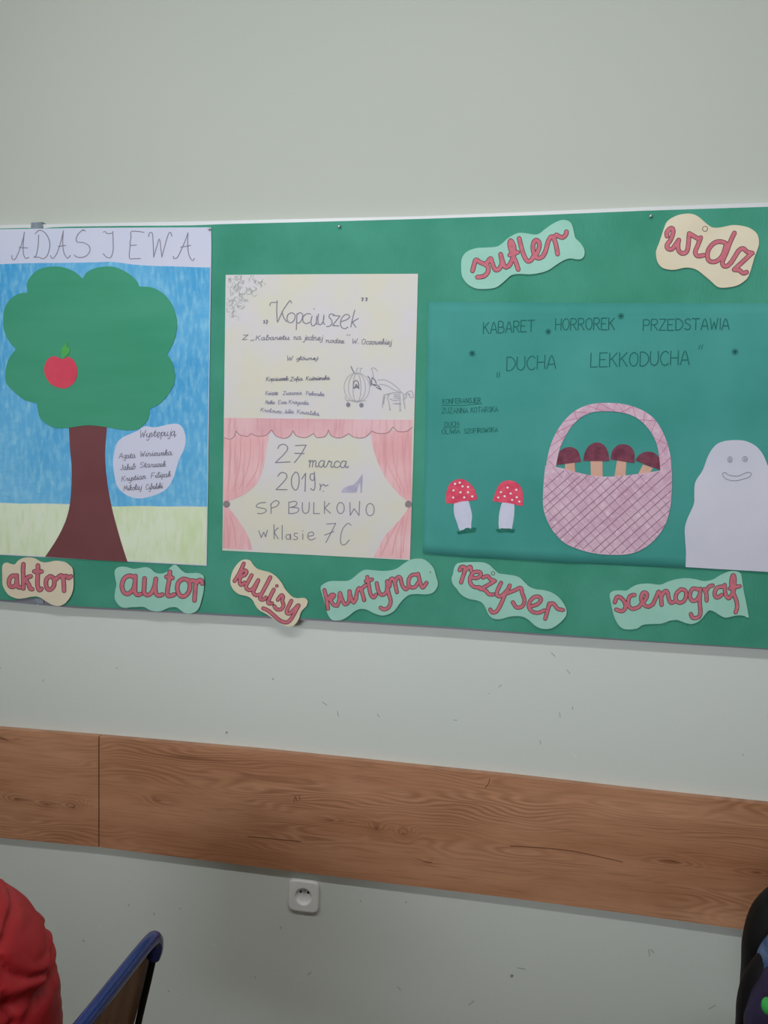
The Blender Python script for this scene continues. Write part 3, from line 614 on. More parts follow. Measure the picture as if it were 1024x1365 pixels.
stuff(ribbons('horse_drawing', hs, 1.15, O2 + .0004, M_pencil_l, poster2))
stuff(ribbons('horse_drawing', Q('650,605 651,618|777,618 778,630|720,540 785,545'), 1.6, O2 + .0005, M_pencil, poster2))
rnd = random.Random(3); lv = []
while len(lv) < 62:
    x, y = rnd.uniform(66, 480), rnd.uniform(70, 560)
    if (x - 66) / 420 + (y - 70) / 520 > 1.0: continue
    a = rnd.uniform(0, 6.28); r = rnd.uniform(18, 38); q = []
    for t in range(5):
        q.append((max(x, 50), max(y, 60))); x += r * .6 * math.cos(a); y += r * .6 * math.sin(a); a += rnd.uniform(.3, 1.1) * (1 if len(lv) % 2 else -1)
    lv.append([(296 + u / 8, 360 + v / 8) for u, v in q])
stuff(ribbons('leaf_scribbles', lv, 0.75, O2 + .0004, new_mat('faint_green_pencil', C(170, 176, 170), .8), poster2, n=3))

# ------------------------------------------------------------------ dark teal poster
O3 = 0.0252
def curl(p):     # the lower edge lifts off the board a little
    return 0
bm = bmesh.new()
tp = Z('571,402 700,403 850,404 1024,404 1180,404')[0]; bt = smooth(Z('563.5,737 600,741 650,744.5 691,746 730,748 765,750.5 800,752 850,754.5 914,757 1024,763 1180,772')[0], n=3)
cols = []
nx = 60
for i in range(nx + 1):
    t = i / nx; xt = 571 + (1180 - 571) * t; xb = 563.5 + (1180 - 563.5) * t
    yt = yat(tp, xt); yb_ = yat(bt, xb); cv = []
    for j in range(25):
        s = j / 24; x = xt + (xb - xt) * s; y = yt + (yb_ - yt) * s
        p = P(x, y, O3); e = max(0.0, (s - .955) / .045)
        lift = .0045 * max(0, noise.noise(Vector((p.x * 6.0, 0.3, 0))) + .25) * e ** 1.2
        cv.append(bm.verts.new(p + Vector((0, -lift, 0))))
    cols.append(cv)
for i in range(nx):
    for j in range(24): bm.faces.new((cols[i][j], cols[i][j + 1], cols[i + 1][j + 1], cols[i + 1][j]))
bmesh.ops.recalc_face_normals(bm, faces=bm.faces)
if sum(f.normal.y for f in bm.faces) > 0: bmesh.ops.reverse_faces(bm, faces=bm.faces)
r = bmesh.ops.extrude_face_region(bm, geom=list(bm.faces))
bmesh.ops.translate(bm, verts=[g for g in r['geom'] if isinstance(g, bmesh.types.BMVert)], vec=(0, .0006, 0))
poster3 = link('mushroom_basket_poster', bm_mesh(bm, 'mushroom_basket_poster'), M_teal, None, True)
for p in poster3.data.polygons: p.use_smooth = True
tag(poster3, 'dark teal card poster with a mushroom basket and two red toadstools', 'poster')
OO = O3 + .0004
for (t, x0, y0, x1, y1, cap) in [('KABARET', 644.4, 445.3, 713, 441.5, 15), ('HORROREK', 740.5, 440.5, 820, 439, 15.5), ('PRZEDSTAWIA', 857.5, 440.8, 973, 438.8, 14.8),
                                 ('DUCHA', 675.5, 494.5, 742, 491, 18), ('LEKKODUCHA', 787.5, 489.7, 920, 485.5, 18.5)]:
    ribbons('heading_word', word(t, x0, y0, x1, y1, cap, .03, .12), 1.35, OO, M_ink_green, poster3, sm=True, n=4)
stuff(ribbons('quotation_marks', Z('663,496.5 662.6,503|666,496.3 665.6,502.6|933.5,460 931.8,465.5|937,459.6 935.3,465'), 1.1, OO, M_ink_green, poster3))
tx = []
for cx, cy, r in ((731, 442.2, 2.2), (828, 421.3, 2.3), (629.4, 471, 2.1), (980, 468.8, 2.2)):
    for k in range(6):
        a = k * math.pi / 3 + .3; tx.append(ring(cx + 2.7 * math.cos(a), cy + 2.7 * math.sin(a), r * .55, r * .55, 8))
stuff(ribbons('flower_outlines', tx, 0.6, OO, M_ink_green, poster3))
fl = [[(cx, cy)] for cx, cy in ((731, 442.2), (828, 421.3), (629.6, 471), (980.3, 469))]
for c in fl: ribbons('flower_centre', [[(c[0][0] - .4, c[0][1]), (c[0][0] + .4, c[0][1])]], 2.2, OO + .0001, M_ink_black, poster3, sm=False)
tx = []
for (t, x0, y0, x1, y1, cap) in [('KONFERANSJER', 590, 538.6, 641, 536.6, 6.5), ('ZUZANNA', 589, 550.8, 624.5, 550.6, 7), ('KOTARSKA', 628, 550, 664, 548.6, 6.8), ('DUCH:', 593, 569, 612, 568, 6.3),
                                 ('OLIWIA', 589, 578.6, 613.7, 577.6, 6), ('SZOFIROWSKA', 618.6, 578, 664, 575.4, 6)]:
    ribbons('handwritten_name', word(t, x0, y0, x1, y1, cap, .02, .1), 0.85, OO, M_ink_green, poster3, sm=False)
for ul in Z('589,540.2 615,540.6 643,538|591,570.3 612,569.6'): ribbons('underline', [ul], 0.85, OO, M_ink_green, poster3, sm=False)
# toadstools
S8 = lambda s: Z(s, 584, 630, 8)
def toadstool(lab, cap, stem, base, dots):
    e = sheet('toadstool', smooth(S8(stem)[0], True, 4), OO + .0003, M_stem_w, poster3, .0005); e['label'] = lab
    sheet('toadstool_cap', smooth(S8(cap)[0], True, 4), OO + .0009, M_cap_r, e, .0005)
    sheet('grass_tuft', S8(base)[0], OO + .0006, M_grass_d, e, .0003)
    for x, y in dots: ribbons('white_dot', [[(584 + x / 8 - .2, 630 + y / 8), (584 + x / 8 + .2, 630 + y / 8)]], 2.8, OO + .0011, M_dot, e, sm=False)
toadstool('toadstool with a domed red cap and thicker stem',
          '90,328 90,328 84,270 95,190 130,115 190,76 250,68 310,92 370,150 405,220 417,288 417,288 340,300 250,308 170,328', '178,312 250,300 318,296 345,370 363,460 355,540 350,600 300,618 235,618 205,540 170,430',
          '198,625 240,630 240,618 270,610 300,590 335,588 345,600 360,585 412,588 395,636 300,645 260,650 215,662',
          [(182, 120), (232, 107), (262, 146), (320, 153), (165, 190), (240, 210), (320, 210), (162, 266), (280, 264), (365, 254)])
toadstool('toadstool with a tilted red cap',
          '582,304 582,304 610,220 650,132 710,90 780,84 850,115 895,180 908,260 906,355 906,355 860,350 800,335 740,322 660,316', '690,316 750,318 808,325 813,430 800,530 780,606 720,608 655,604 648,480 665,380',
          '612,605 665,600 670,592 720,596 775,596 780,604 824,605 806,642 720,636 640,640',
          [(742, 160), (835, 183), (671, 208), (775, 223), (642, 265), (711, 252), (840, 262), (791, 291), (868, 308)])
# basket
S5 = lambda s: Z(s, 716, 530, 5.389)
for lab, cap, stem in (('maroon mushroom cap behind the handle', '138,485 138,485 150,430 165,385 200,362 250,356 295,385 318,462 318,462 240,472', '202,470 270,468 275,545 200,535'),
                       ('tallest maroon mushroom', '332,455 332,455 345,390 380,340 430,322 480,340 510,390 520,457 520,457 430,457', '385,450 470,450 472,580 388,575'),
                       ('maroon mushroom right of the tallest one', '528,445 528,445 540,385 575,345 620,335 670,350 700,400 700,472 700,472 610,458', '575,452 642,460 635,575 555,575'),
                       ('maroon mushroom tilted against the handle', '706,452 706,452 735,410 780,390 830,392 870,420 888,460 886,522 886,522 800,490', '762,480 832,505 800,560 722,560')):
    e = sheet('mushroom', Z(stem, 716, 530, 5.389)[0], OO + .0003, M_stem_b, poster3, .0004); e['label'] = lab
    sheet('mushroom_cap', smooth(S5(cap)[0], True, 4), OO + .0007, M_cap_b, e, .0004)
bk = smooth(S5('60,488 130,497 200,512 300,540 400,560 500,568 620,560 750,545 880,525 970,516')[0], n=4)
bd = smooth(Z('970,30 969,180 955,320 920,430 860,520 780,590 680,635 560,645 420,635 300,605 200,560 120,480 68,385 44,290 46,150 60,5', 716, 620, 5.389)[0], n=4)
body_px = bk + bd[1:-1]
e = sheet('basket', body_px, OO + .0020, M_mauve, poster3, .0006); e['label'] = 'mauve hatched paper basket body'
h_out = smooth(S5('66,488 75,430 102,330 150,230 220,140 300,80 400,45 520,38 640,50 755,90 840,150 900,240 940,340 960,430 966,520')[0], n=5)
h_in = smooth(S5('886,525 880,440 862,340 820,250 750,170 680,128 600,105 500,98 400,105 320,140 250,205 198,290 160,380 135,499')[0], n=5)
hd = sheet('handle', h_out + h_in, OO + .0014, M_mauve, e, .0004)
def inside(x, y, poly):
    c = False; n = len(poly)
    for i in range(n):
        x1, y1 = poly[i]; x2, y2 = poly[(i + 1) % n]
        if (y1 > y) != (y2 > y) and x < (x2 - x1) * (y - y1) / (y2 - y1) + x1: c = not c
    return c
def clip(p, q, poly):
    out = []; run = []
    n = 80
    for i in range(n + 1):
        t = i / n; x, y = p[0] + (q[0] - p[0]) * t, p[1] + (q[1] - p[1]) * t
        if inside(x, y, poly): run.append((x, y))
        elif run:
            if len(run) > 3: out.append([run[0], run[-1]])
            run = []
    if len(run) > 3: out.append([run[0], run[-1]])
    return out
la = []; lb = []
rnd = random.Random(5)
for k in range(-3, 14):
    c = 600 + k * 14.6 + rnd.uniform(-1, 1)      # rising to the right
    lb_ = clip((c, 800 - rnd.uniform(0, 3)), (c + 230, 800 - 205 + rnd.uniform(-4, 4)), body_px); la += lb_
for k in range(-2, 15):
    c = 640 + k * 15 + rnd.uniform(-1.5, 1.5)
    lb += clip((c - 30, 600), (c + 150, 800 + rnd.uniform(-5, 5)), body_px)
stuff(ribbons('lattice_lines', la, 0.95, OO + .0022, M_lattice, e, sm=False))
stuff(ribbons('faint_lattice_lines', lb, 0.75, OO + .0021, M_lattice_l, e, sm=False))
hl = []
no, ni = len(h_out), len(h_in)
for k in range(1, 15):
    a = h_out[int(k / 15 * (no - 1))]; b = h_in[ni - 1 - int(min(1, (k + .7) / 15) * (ni - 1))]
    hl.append([a, b])
    if k % 2: 
        b = h_in[ni - 1 - int(max(0, (k - .8) / 15) * (ni - 1))]; hl.append([a, b])
stuff(ribbons('handle_hatching', hl, 0.7, OO + .0016, M_lattice_p, e, sm=False))

# ghost cut-out
S7 = lambda s: Z(s, 900, 570, 7.186)
gh = smooth(S7('102,1336 106,1200 98,1080 95,960 125,860 180,735 185,640 188,560 206,500 265,410 310,290 350,215 400,160 470,130 560,120 660,125 740,155 800,200 850,270 892,370 940,450 1000,520 1020,640 1050,760 1095,880 1110,1000 1105,1150 1105,1395')[0], n=4)
ghost = sheet('paper_ghost', gh, 0.0290, M_ghost, thick=0.0008)
tag(ghost, 'white paper ghost cut-out with pencilled eyes and smiling mouth', 'paper ghost')
gs = [[(900 + x / 7.186, 570 + y / 7.186) for x, y in g] for g in (ring(527, 306, 21, 27), ring(671, 302, 23, 25), ring(527, 308, 7, 15, 8), ring(673, 304, 9, 11, 8))]
gs += S7('460,435 480,430 520,455 600,465 660,440 700,428 730,440 715,470 660,490 590,508 530,505 480,485 455,450 460,435')
stuff(ribbons('face_drawing', gs, 0.8, 0.0293, M_pencil, ghost))

# ------------------------------------------------------------------ word tags
def word_tag(name, label, ox, oy, sc, outline, letters, width, mat, off=0.0272, dots=(), wl=1.1, lin=None):
    root = sheet(name, smooth(Z(outline, ox, oy, sc)[0], True, 4), off, mat, thick=0.0008)
    tag(root, label, 'word tag', 'cut-out theatre word tags on the green board')
    if lin: root['label'] = label
    W_ = width / sc * 1.1
    for st in letters:
        s = Z(st, ox, oy, sc)
        a = ribbons('letter', s, W_ - 1.5 * wl, off + .0008, M_pink, root)
        ribbons('letter_outline', s, W_, off + .0004, M_line, a)
    for (x, y, r) in dots:
        x, y, r = ox + x / sc, oy + y / sc, r / sc
        d = sheet('letter_dot', ell(x, y, r, r), off + .0004, M_line, root, .0003)
        sheet('dot_fill', ell(x, y, r - .8, r - .8), off + .0007, mat if r > 2.6 else M_pink, d, .0002)
    return root
word_tag('word_tag', 'mint paper tag reading sufler, near the top edge of the board', 600, 286, 5.333,
    '80,335 95,290 130,258 190,238 250,235 330,228 370,205 410,170 450,145 490,130 540,133 600,142 635,135 680,100 740,60 800,38 850,50 872,85 885,140 895,170 930,205 955,250 955,290 935,315 900,318 850,312 800,330 750,362 700,395 640,415 570,425 500,422 440,430 400,462 350,505 300,525 200,528 140,505 100,465 82,420',
    ['160,400 172,355 185,322 215,340 250,355 270,375 268,410 240,438 195,445', '262,345 288,312 300,345 322,392 350,385 368,345 360,282|360,282 378,345 398,375 430,352',
     '420,365 450,300 455,230 432,185 425,215 440,275 465,330 485,390|425,288 480,268', '492,170 505,225 525,290 550,330 575,325 592,300', '590,310 618,275 635,225 628,190 605,185 590,220 595,270 620,308 655,300 680,262',
     '660,298 682,250 697,195 717,160 735,165 752,210 765,280|738,165 757,145 775,155 800,162 822,145 828,122'], 31, M_tagm)
word_tag('word_tag', 'cream paper tag reading widz, at the top right of the board', 864, 280, 6.4,
    '68,370 75,330 95,280 115,220 135,160 155,110 190,75 250,45 310,32 370,32 420,50 470,90 510,125 550,148 600,150 660,140 720,128 790,132 860,150 915,185 940,225 947,290 930,350 910,400 890,470 860,560 830,600 770,640 700,658 620,662 580,645 530,600 470,550 420,512 370,495 310,492 240,508 180,508 120,490 80,440',
    ['162,222 160,195 180,165 205,155 215,185 195,250 162,300 172,330 205,332 235,295 262,255|262,255 255,300 262,345 295,370 332,350 345,285 350,215|352,200 395,225 428,245', '450,235 425,300 403,360 425,392 475,385',
     '660,280 610,268 560,285 518,335 507,390 522,432 565,442 608,420 642,375 668,290|738,195 702,270 665,370 635,440 645,475 680,475 708,445', '708,450 740,400 775,345 812,328 845,355 890,368|885,368 820,430 735,508|735,508 780,515 812,538 842,530'], 37, M_tagc, dots=((487, 160, 24),))
word_tag('word_tag', 'cream paper tag reading aktor, below the tree poster', 0, 736, 9.309,
    '28,180 50,140 90,130 140,148 185,150 220,110 270,80 330,65 400,68 450,85 500,115 550,128 610,122 680,108 750,112 810,125 860,160 900,205 908,260 912,340 910,440 890,520 850,590 800,640 750,665 700,668 640,650 570,610 510,570 450,550 380,555 310,570 230,578 160,560 100,525 55,460 32,400 28,300',
    ['200,295 150,295 115,340 115,405 150,432 195,408 210,345|208,290 208,360 218,425 248,438', '290,150 285,230 290,340 290,450|292,370 340,315 380,300|320,350 352,395 375,450 400,460', '470,165 470,260 465,400 485,470 515,455|425,240 515,240',
     '620,300 578,335 570,400 588,455 625,465 668,420 672,350 650,310 620,300|660,320 700,335', '700,335 735,300 768,292 788,350 795,480|775,320 820,295 848,320 880,300'], 52, M_tagc)
word_tag('word_tag', 'mint paper tag reading autor, under the right corner of the tree poster', 148, 746, 8.0,
    '38,130 60,90 110,75 170,80 240,98 300,90 370,80 420,95 460,130 500,148 560,145 600,125 630,85 670,55 700,60 740,100 790,140 850,145 920,142 970,160 990,185 992,260 985,350 965,430 945,500 910,550 850,575 790,570 750,545 700,510 640,508 590,525 530,550 470,552 410,535 350,505 280,505 210,508 150,515 100,500 55,450 38,400 45,330 58,260 45,200',
    ['250,190 205,172 150,192 120,250 120,310 145,355 190,362 240,310 258,230|260,175 256,260 258,350 285,375 315,368', '358,200 354,290 352,350 388,378 430,355 462,290 478,205|478,205 470,280 482,365 515,382 548,372',
     '628,130 620,220 602,320 605,382 640,385 675,372|592,182 655,195', '770,205 722,240 706,310 732,378 780,392 828,345 842,270 818,218 770,205|800,212 850,225 885,225', '905,230 898,320 890,435|905,262 930,225 962,222 972,255'], 46, M_tagm)
word_tag('word_tag', 'cream paper tag reading kulisy, tilted down over the bottom rail', 300, 740, 8.533,
    '62,320 65,260 80,200 110,140 160,80 200,55 250,50 290,65 320,110 370,155 430,175 490,190 540,212 590,250 640,310 680,380 720,430 770,475 820,490 880,485 920,495 940,530 925,580 880,625 860,660 845,710 820,760 780,800 720,812 670,800 600,760 530,710 460,665 390,625 350,580 320,520 280,480 230,462 160,445 110,410 80,370',
    ['213,95 185,160 150,230 108,295|175,215 210,175 245,185 228,222 185,240|172,250 168,315 188,338 222,312', '302,228 270,290 238,358 265,395 308,388 345,340 378,285|378,285 350,350 322,418 348,455 390,450',
     '515,252 470,340 412,450 402,498 440,505 465,482', '555,392 520,460 490,530 500,550 535,548', '600,508 640,458 660,472 652,520 665,570 640,615 590,615 562,582', '755,520 720,590 700,648 730,665 780,625 830,572|838,572 790,660 740,740 690,765 620,740 550,680 490,630 435,605'],
    42, M_tagc, dots=((590, 350, 20),))
word_tag('word_tag', 'mint paper tag reading kurtyna, below the right corner of the theatre poster', 420, 740, 6.0235,
    '45,260 80,225 130,208 200,208 265,205 310,180 350,145 400,118 460,120 540,127 610,122 660,105 710,70 760,40 810,28 870,32 920,65 955,110 970,160 988,225 975,270 940,305 890,315 820,312 760,318 720,345 680,390 640,445 590,475 540,485 480,470 420,440 370,432 320,450 270,490 220,518 160,525 125,510 100,470 85,410 65,340',
    ['75,280 90,340 105,430|100,360 130,320 155,325 128,355|125,362 150,400 180,405', '180,405 195,360 200,305 215,350 240,395 272,370 278,290|276,290 290,345 310,380 332,345', '325,360 340,290 355,265 375,290 395,362|370,278 395,252 408,242',
     '420,175 430,230 445,310 470,340 490,318|408,210 458,195', '495,225 510,290 540,320 575,290 580,215|578,210 590,300 608,370 590,420 555,435 527,422', '600,250 605,200 628,190 645,240 658,298|640,225 662,180 685,182 700,240 728,275 750,252',
     '828,158 780,160 752,200 757,250 800,258 832,215|828,150 845,220 865,260 895,222'], 30, M_tagm)
word_tag('word_tag', 'mint paper tag reading reżyser, below the left part of the teal poster', 596, 744, 6.244,
    '38,170 50,130 60,80 85,45 140,35 230,33 300,36 350,55 390,90 430,125 490,135 560,145 610,165 650,205 690,240 740,258 800,265 870,285 930,325 970,375 995,430 990,480 950,530 890,575 840,590 780,585 730,560 680,515 630,488 570,482 510,490 460,505 410,508 370,495 340,460 320,415 290,370 240,350 180,338 120,305 80,255 48,215',
    ['105,100 118,75 145,75 148,110 130,160 118,202|142,112 170,85 195,72 200,105', '208,162 250,165 282,140 268,115 225,118 195,155 195,208 228,240 270,242', '300,162 338,150 362,175 398,190|398,190 340,225 280,258|270,252 318,268 350,300 385,302',
     '450,205 420,270 415,308 450,315 500,270 522,228|520,238 480,310 450,380 415,440 378,452 360,428', '500,292 560,270 612,248 625,290 645,350 628,400 580,410 548,368', '700,400 750,385 782,350 765,322 725,325 690,362 682,408 712,445 760,455 810,435',
     '850,378 838,430 818,505|840,420 862,380 890,382 920,420 965,432'], 32, M_tagm, dots=((383, 127, 17),))
word_tag('word_tag', 'mint paper tag reading scenograf, below the teal poster beside the ghost', 806, 756, 5.12,
    '35,190 55,165 100,158 150,160 185,138 230,118 300,112 380,120 430,100 480,85 550,75 620,82 680,95 740,85 790,55 850,30 900,28 930,45 940,90 950,160 965,230 980,310 982,345 950,332 900,330 830,345 790,330 750,305 715,295 690,320 650,365 600,388 550,380 500,362 450,365 390,385 320,388 260,395 220,420 150,425 110,410 80,370 60,320 45,250',
    ['70,240 85,205 110,208 138,240 143,275 120,300 80,290', '205,190 175,198 162,230 167,268 195,285 238,270', '242,262 283,215 288,182 265,175 250,210 265,252 300,270 332,250', '330,255 355,200 370,168 385,200 390,258|385,210 408,168 428,168 440,220 455,243 478,235',
     '520,152 492,180 487,220 510,243 543,230 558,190 548,158 520,152', '640,152 602,148 582,190 597,228 630,223 652,182|655,148 650,230 655,310 640,342 602,345 590,320', '680,150 695,180 697,228|690,172 712,135 738,125',
     '812,132 768,142 752,180 767,208 800,190|820,122 825,180 845,212 862,198', '862,200 882,160 888,85 878,55 866,100 875,160 900,230 905,275 895,308|855,145 922,130'], 27, M_tagm)

# ------------------------------------------------------------------ wall socket
def rrect(cx, cz, w_, h_, r, n=6):
    pts = []
    for (sx, sz, a0) in ((1, 1, 0), (-1, 1, 90), (-1, -1, 180), (1, -1, 270)):
        for i in range(n + 1):
            a = math.radians(a0 + 90 * i / n); pts.append((cx + sx * (w_ / 2 - r) + r * math.cos(a), cz + sz * (h_ / 2 - r) + r * math.sin(a)))
    return pts
sc_c = P(404.4, 1195.3, 0.01)
cx, cz = sc_c.x, sc_c.z
sock = empty('wall_socket', (cx, 0, cz - .036), 'white rounded square wall socket below the wooden rail', 'wall socket')
SW, SH = 0.0715, 0.0725
bm = bmesh.new()
def rrect(cx, cz, w_, h_, r, n=6, k=40, e=6.5):
    out = []
    for j in range(k):
        a = 2 * math.pi * j / k; c_, s_ = math.cos(a), math.sin(a); q = (abs(c_) ** e + abs(s_) ** e) ** (-1 / e)
        out.append((cx + w_ / 2 * q * c_, cz + h_ / 2 * q * s_))
    return out
loops = []
for (sz_, y) in ((1.0, -0.0002), (1.0, -0.006), (0.975, -0.0085), (0.93, -0.0098), (.86, -.0102)):
    loops.append([bm.verts.new((x, y, z)) for x, z in rrect(cx, cz, SW * sz_, SH * sz_, .012)])
NN = len(loops[0])
def circ(r, y, n=NN):
    # start angle matches rrect so that the bridge is regular
    return [bm.verts.new((cx + r * math.cos(a), y, cz - .0005 + r * math.sin(a))) for a in [math.atan2(z - cz, x - cx) for x, z in rrect(cx, cz, SW, SH, .012)]]
loops += [circ(.0215, -.0102), circ(.0198, -.0100)]
loops += [circ(.0192, -.0060)]
for a, b in zip(loops, loops[1:]):
    for j in range(NN): bm.faces.new((a[j], a[(j + 1) % NN], b[(j + 1) % NN], b[j]))
link('cover_frame', bm_mesh(bm, 'cover_frame'), M_socket, sock, False)
bm = bmesh.new()
lp = [circ(.0192, -.0060), circ(.0182, .002), circ(.016, .004)]
# the well sits in a back box let into the wall
for a, b in zip(lp, lp[1:]):
    for j in range(NN): bm.faces.new((a[j], a[(j + 1) % NN], b[(j + 1) % NN], b[j]))
bm.free()
bm = bmesh.new()
lp = [circ(.0192, -.0062), circ(.0186, -.0012), circ(.0170, -.0007)]
for a, b in zip(lp, lp[1:]):
    for j in range(NN): bm.faces.new((a[j], a[(j + 1) % NN], b[(j + 1) % NN], b[j]))
bm.faces.new(lp[-1])
well = link('socket_well', bm_mesh(bm, 'socket_well'), M_socket, sock, False)
def disc(name, x, z, r, y, mat, par, ln=.0004):
    bm = bmesh.new(); a = [bm.verts.new((x + r * math.cos(t * math.pi / 8), y, z + r * math.sin(t * math.pi / 8))) for t in range(16)]
    b = [bm.verts.new((v.co.x, y + ln, v.co.z)) for v in a]; bm.faces.new(a); bm.faces.new(b[::-1])
    for j in range(16): bm.faces.new((a[j], a[(j + 1) % 16], b[(j + 1) % 16], b[j]))
    return link(name, bm_mesh(bm, name), mat, par)
disc('contact_hole', cx - .0085, cz + .0055, .0026, -.0012, M_hole, well); disc('contact_hole', cx + .0085, cz + .0055, .0026, -.0012, M_hole, well)
disc('earth_pin', cx, cz + .0095, .0021, -.0075, mottled('nickel', (.35, .35, .36, 1), (.45, .45, .46, 1), .3, .5), well, .0068)
ribbons('seam', [], 1, 0, None, None) if False else None

# ------------------------------------------------------------------ chairs
def make_chair(label, loc, rz, group='school chairs with blue steel frames'):
    """school chair, back towards local +x (sitter faces local -x); seat 0.42 m"""
    r = empty('school_chair', (0, 0, 0), label, 'chair', group)
    R_ = .0092
    def post(s):   # rear leg running up into the back post
        return [(.17, s * .19, .012), (.15, s * .185, .22), (.135, s * .18, .42), (.15, s * .178, .52), (.172, s * .175, .62), (.183, s * .172, .668)]
    b1 = bend([(.135, .18, .42), (.15, .178, .52), (.172, .176, .61), (.182, .172, .655), (.186, .158, .678), (.187, .13, .687), (.187, 0, .688), (.187, -.13, .687), (.186, -.158, .678), (.182, -.172, .655), (.172, -.176, .61), (.15, -.178, .52), (.135, -.18, .42)], 6)
    b1 = bend([(.177, .173, .640), (.182, .171, .655), (.186, .160, .676), (.187, .13, .687), (.187, 0, .688), (.187, -.13, .687), (.186, -.160, .676), (.182, -.171, .655), (.177, -.173, .640)], 6)
    tube_obj('back_frame', b1, .0105, M_blue, r)
    for s in (-1, 1):
        tube_obj('back_post', bend([(.135, s * .18, .425), (.15, s * .178, .52), (.168, s * .175, .60), (.179, s * .173, .65)], 5), .0052, M_black, r)
    for s in (-1, 1):
        tube_obj('leg', bend([(.20, s * .19, .012), (.165, s * .185, .22), (.137, s * .18, .42)], 5), R_, M_blue, r)
        tube_obj('leg', bend([(-.21, s * .19, .012), (-.19, s * .185, .22), (-.17, s * .18, .415)], 5), R_, M_blue, r)
        tube_obj('seat_rail', [(-.17, s * .18, .415), (.137, s * .18, .42)], R_, M_blue, r)
    bm = bmesh.new(); g = []
    for i in range(13):
        v = -.180 + .36 * i / 12; row = []
        for j in range(11):
            t = j / 10; z = .50 + .172 * t; x = .138 + .040 * t + .012 * (1 - (v / .18) ** 2) * -1
            sq = 1 - .05 * (2 * t - 1) ** 4
            row.append(bm.verts.new((x, v * sq, z)))
        g.append(row)
    for i in range(12):
        for j in range(10): bm.faces.new((g[i][j], g[i + 1][j], g[i + 1][j + 1], g[i][j + 1]))
    bmesh.ops.solidify(bm, geom=list(bm.faces), thickness=.008)
    bk_ = link('backrest', bm_mesh(bm, 'backrest'), M_ply, r, True)
    bm = bmesh.new(); g = []
    for i in range(13):
        v = -.185 + .37 * i / 12; row = []
        for j in range(13):
            x = -.20 + .35 * j / 12; row.append(bm.verts.new((x, v * (1 - .06 * (j / 12)), .431 - .010 * math.cos(v / .185 * 1.5) * (1 if j < 11 else .6) - .012 * max(0, (2 - j) / 2) ** 2)))
        g.append(row)
    for i in range(12):
        for j in range(12): bm.faces.new((g[i][j], g[i + 1][j], g[i + 1][j + 1], g[i][j + 1]))
    bmesh.ops.solidify(bm, geom=list(bm.faces), thickness=-.009)
    link('seat', bm_mesh(bm, 'seat'), M_ply, r, True)
    for (x, y) in ((.20, .19), (.20, -.19), (-.21, .19), (-.21, -.19)):
        bm = bmesh.new(); tube(bm, [(x, y, 0), (x, y, .022)], [.013, .0115]); link('foot_cap', bm_mesh(bm, 'foot_cap'), M_black, r)
    r.location = loc; r.rotation_euler = (0, 0, rz); r.scale = (1, 1, 1.018)
    return r
def copy_chair(src, label, loc, rz):
    c = src.copy(); COL.objects.link(c); c.location = loc; c.rotation_euler = (0, 0, rz); c['label'] = label
    for ch in list(src.children):
        d = ch.copy(); COL.objects.link(d); d.parent = c
    return c
ch1 = make_chair('blue steel tube school chair with plywood back, facing the red jacket', (-0.692, -0.742, 0.002), math.radians(0))

# ------------------------------------------------------------------ red jacket slung over a second chair back
JX, JY = -0.756, -0.745
CREASE = [(.655, .050, .008, .020, 0.3, 0), (.60, .028, .007, .013, 2.5, 0), (.725, -.045, .009, .020, 4.2, 0), (.545, .030, .012, .022, 1.0, 0), (.50, -.02, .010, .016, 3.0, 0), (.765, .030, .006, .012, 5.0, 0)]
bm = bmesh.new(); rings = []; SEG, ROWS = 160, 150
for i in range(ROWS + 1):
    t = i / ROWS; z = .442 + (.3965) * t
    # half widths: round shoulder hump on top, widening downwards
    s = (1 - (max(0, t - .40) / .60) ** 2.3) ** .5 if t > .40 else 1.0
    wx = (.165 + .012 * (1 - t)) * max(s, .02); wy = (.165 + .01 * (1 - t)) * max(s, .02)
    rg = []
    for j in range(SEG):
        a = 2 * math.pi * j / SEG
        p = Vector((JX + wx * math.cos(a), JY + wy * math.sin(a), z))
        n1 = noise.noise(Vector((p.x * 6, p.y * 6, p.z * 11))) * .014
        dd = abs(noise.noise(Vector((p.x * 9 + 4, p.y * 7, p.z * 13 + (p.x + p.y) * 8)))); n2 = -.026 * max(0, 1 - dd / .14) ** 2
        n3 = abs(noise.noise(Vector((p.x * 20, p.y * 20 + 5, p.z * 34)))) * .007
        cr = 0.0
        for (za, zb, wd, dp, a_lo, a_hi) in CREASE:      # long drawn creases running round the bundle
            zc = za + zb * math.sin(a * 1.0 + .6) + .006 * noise.noise(Vector((a * 2.5, za * 9, 0)))
            fade = max(0.0, min(1.0, (math.sin(a - a_lo) + .75) * 1.4)); q_ = (z - zc) / wd
            cr -= dp * math.exp(-q_ * q_) * fade; q_ = (z - zc - wd * 1.9) / wd; cr += dp * .45 * math.exp(-q_ * q_) * fade
        k = (n1 * .6 + n2 * .45 + n3 * .7 + cr * .45) * min(1, s * 1.6)
        d = Vector((math.cos(a), math.sin(a), .4 * (1 - s)))
        rg.append(bm.verts.new(p + d * k))
    rings.append(rg)
for a, b in zip(rings, rings[1:]):
    for j in range(SEG): bm.faces.new((a[j], a[(j + 1) % SEG], b[(j + 1) % SEG], b[j]))
bm.faces.new(rings[-1]); 
jk = link('red_jacket', bm_mesh(bm, 'red_jacket'), M_jacket, None, True)
tag(jk, 'crumpled red padded jacket piled on the seat of the blue school chair', 'jacket')
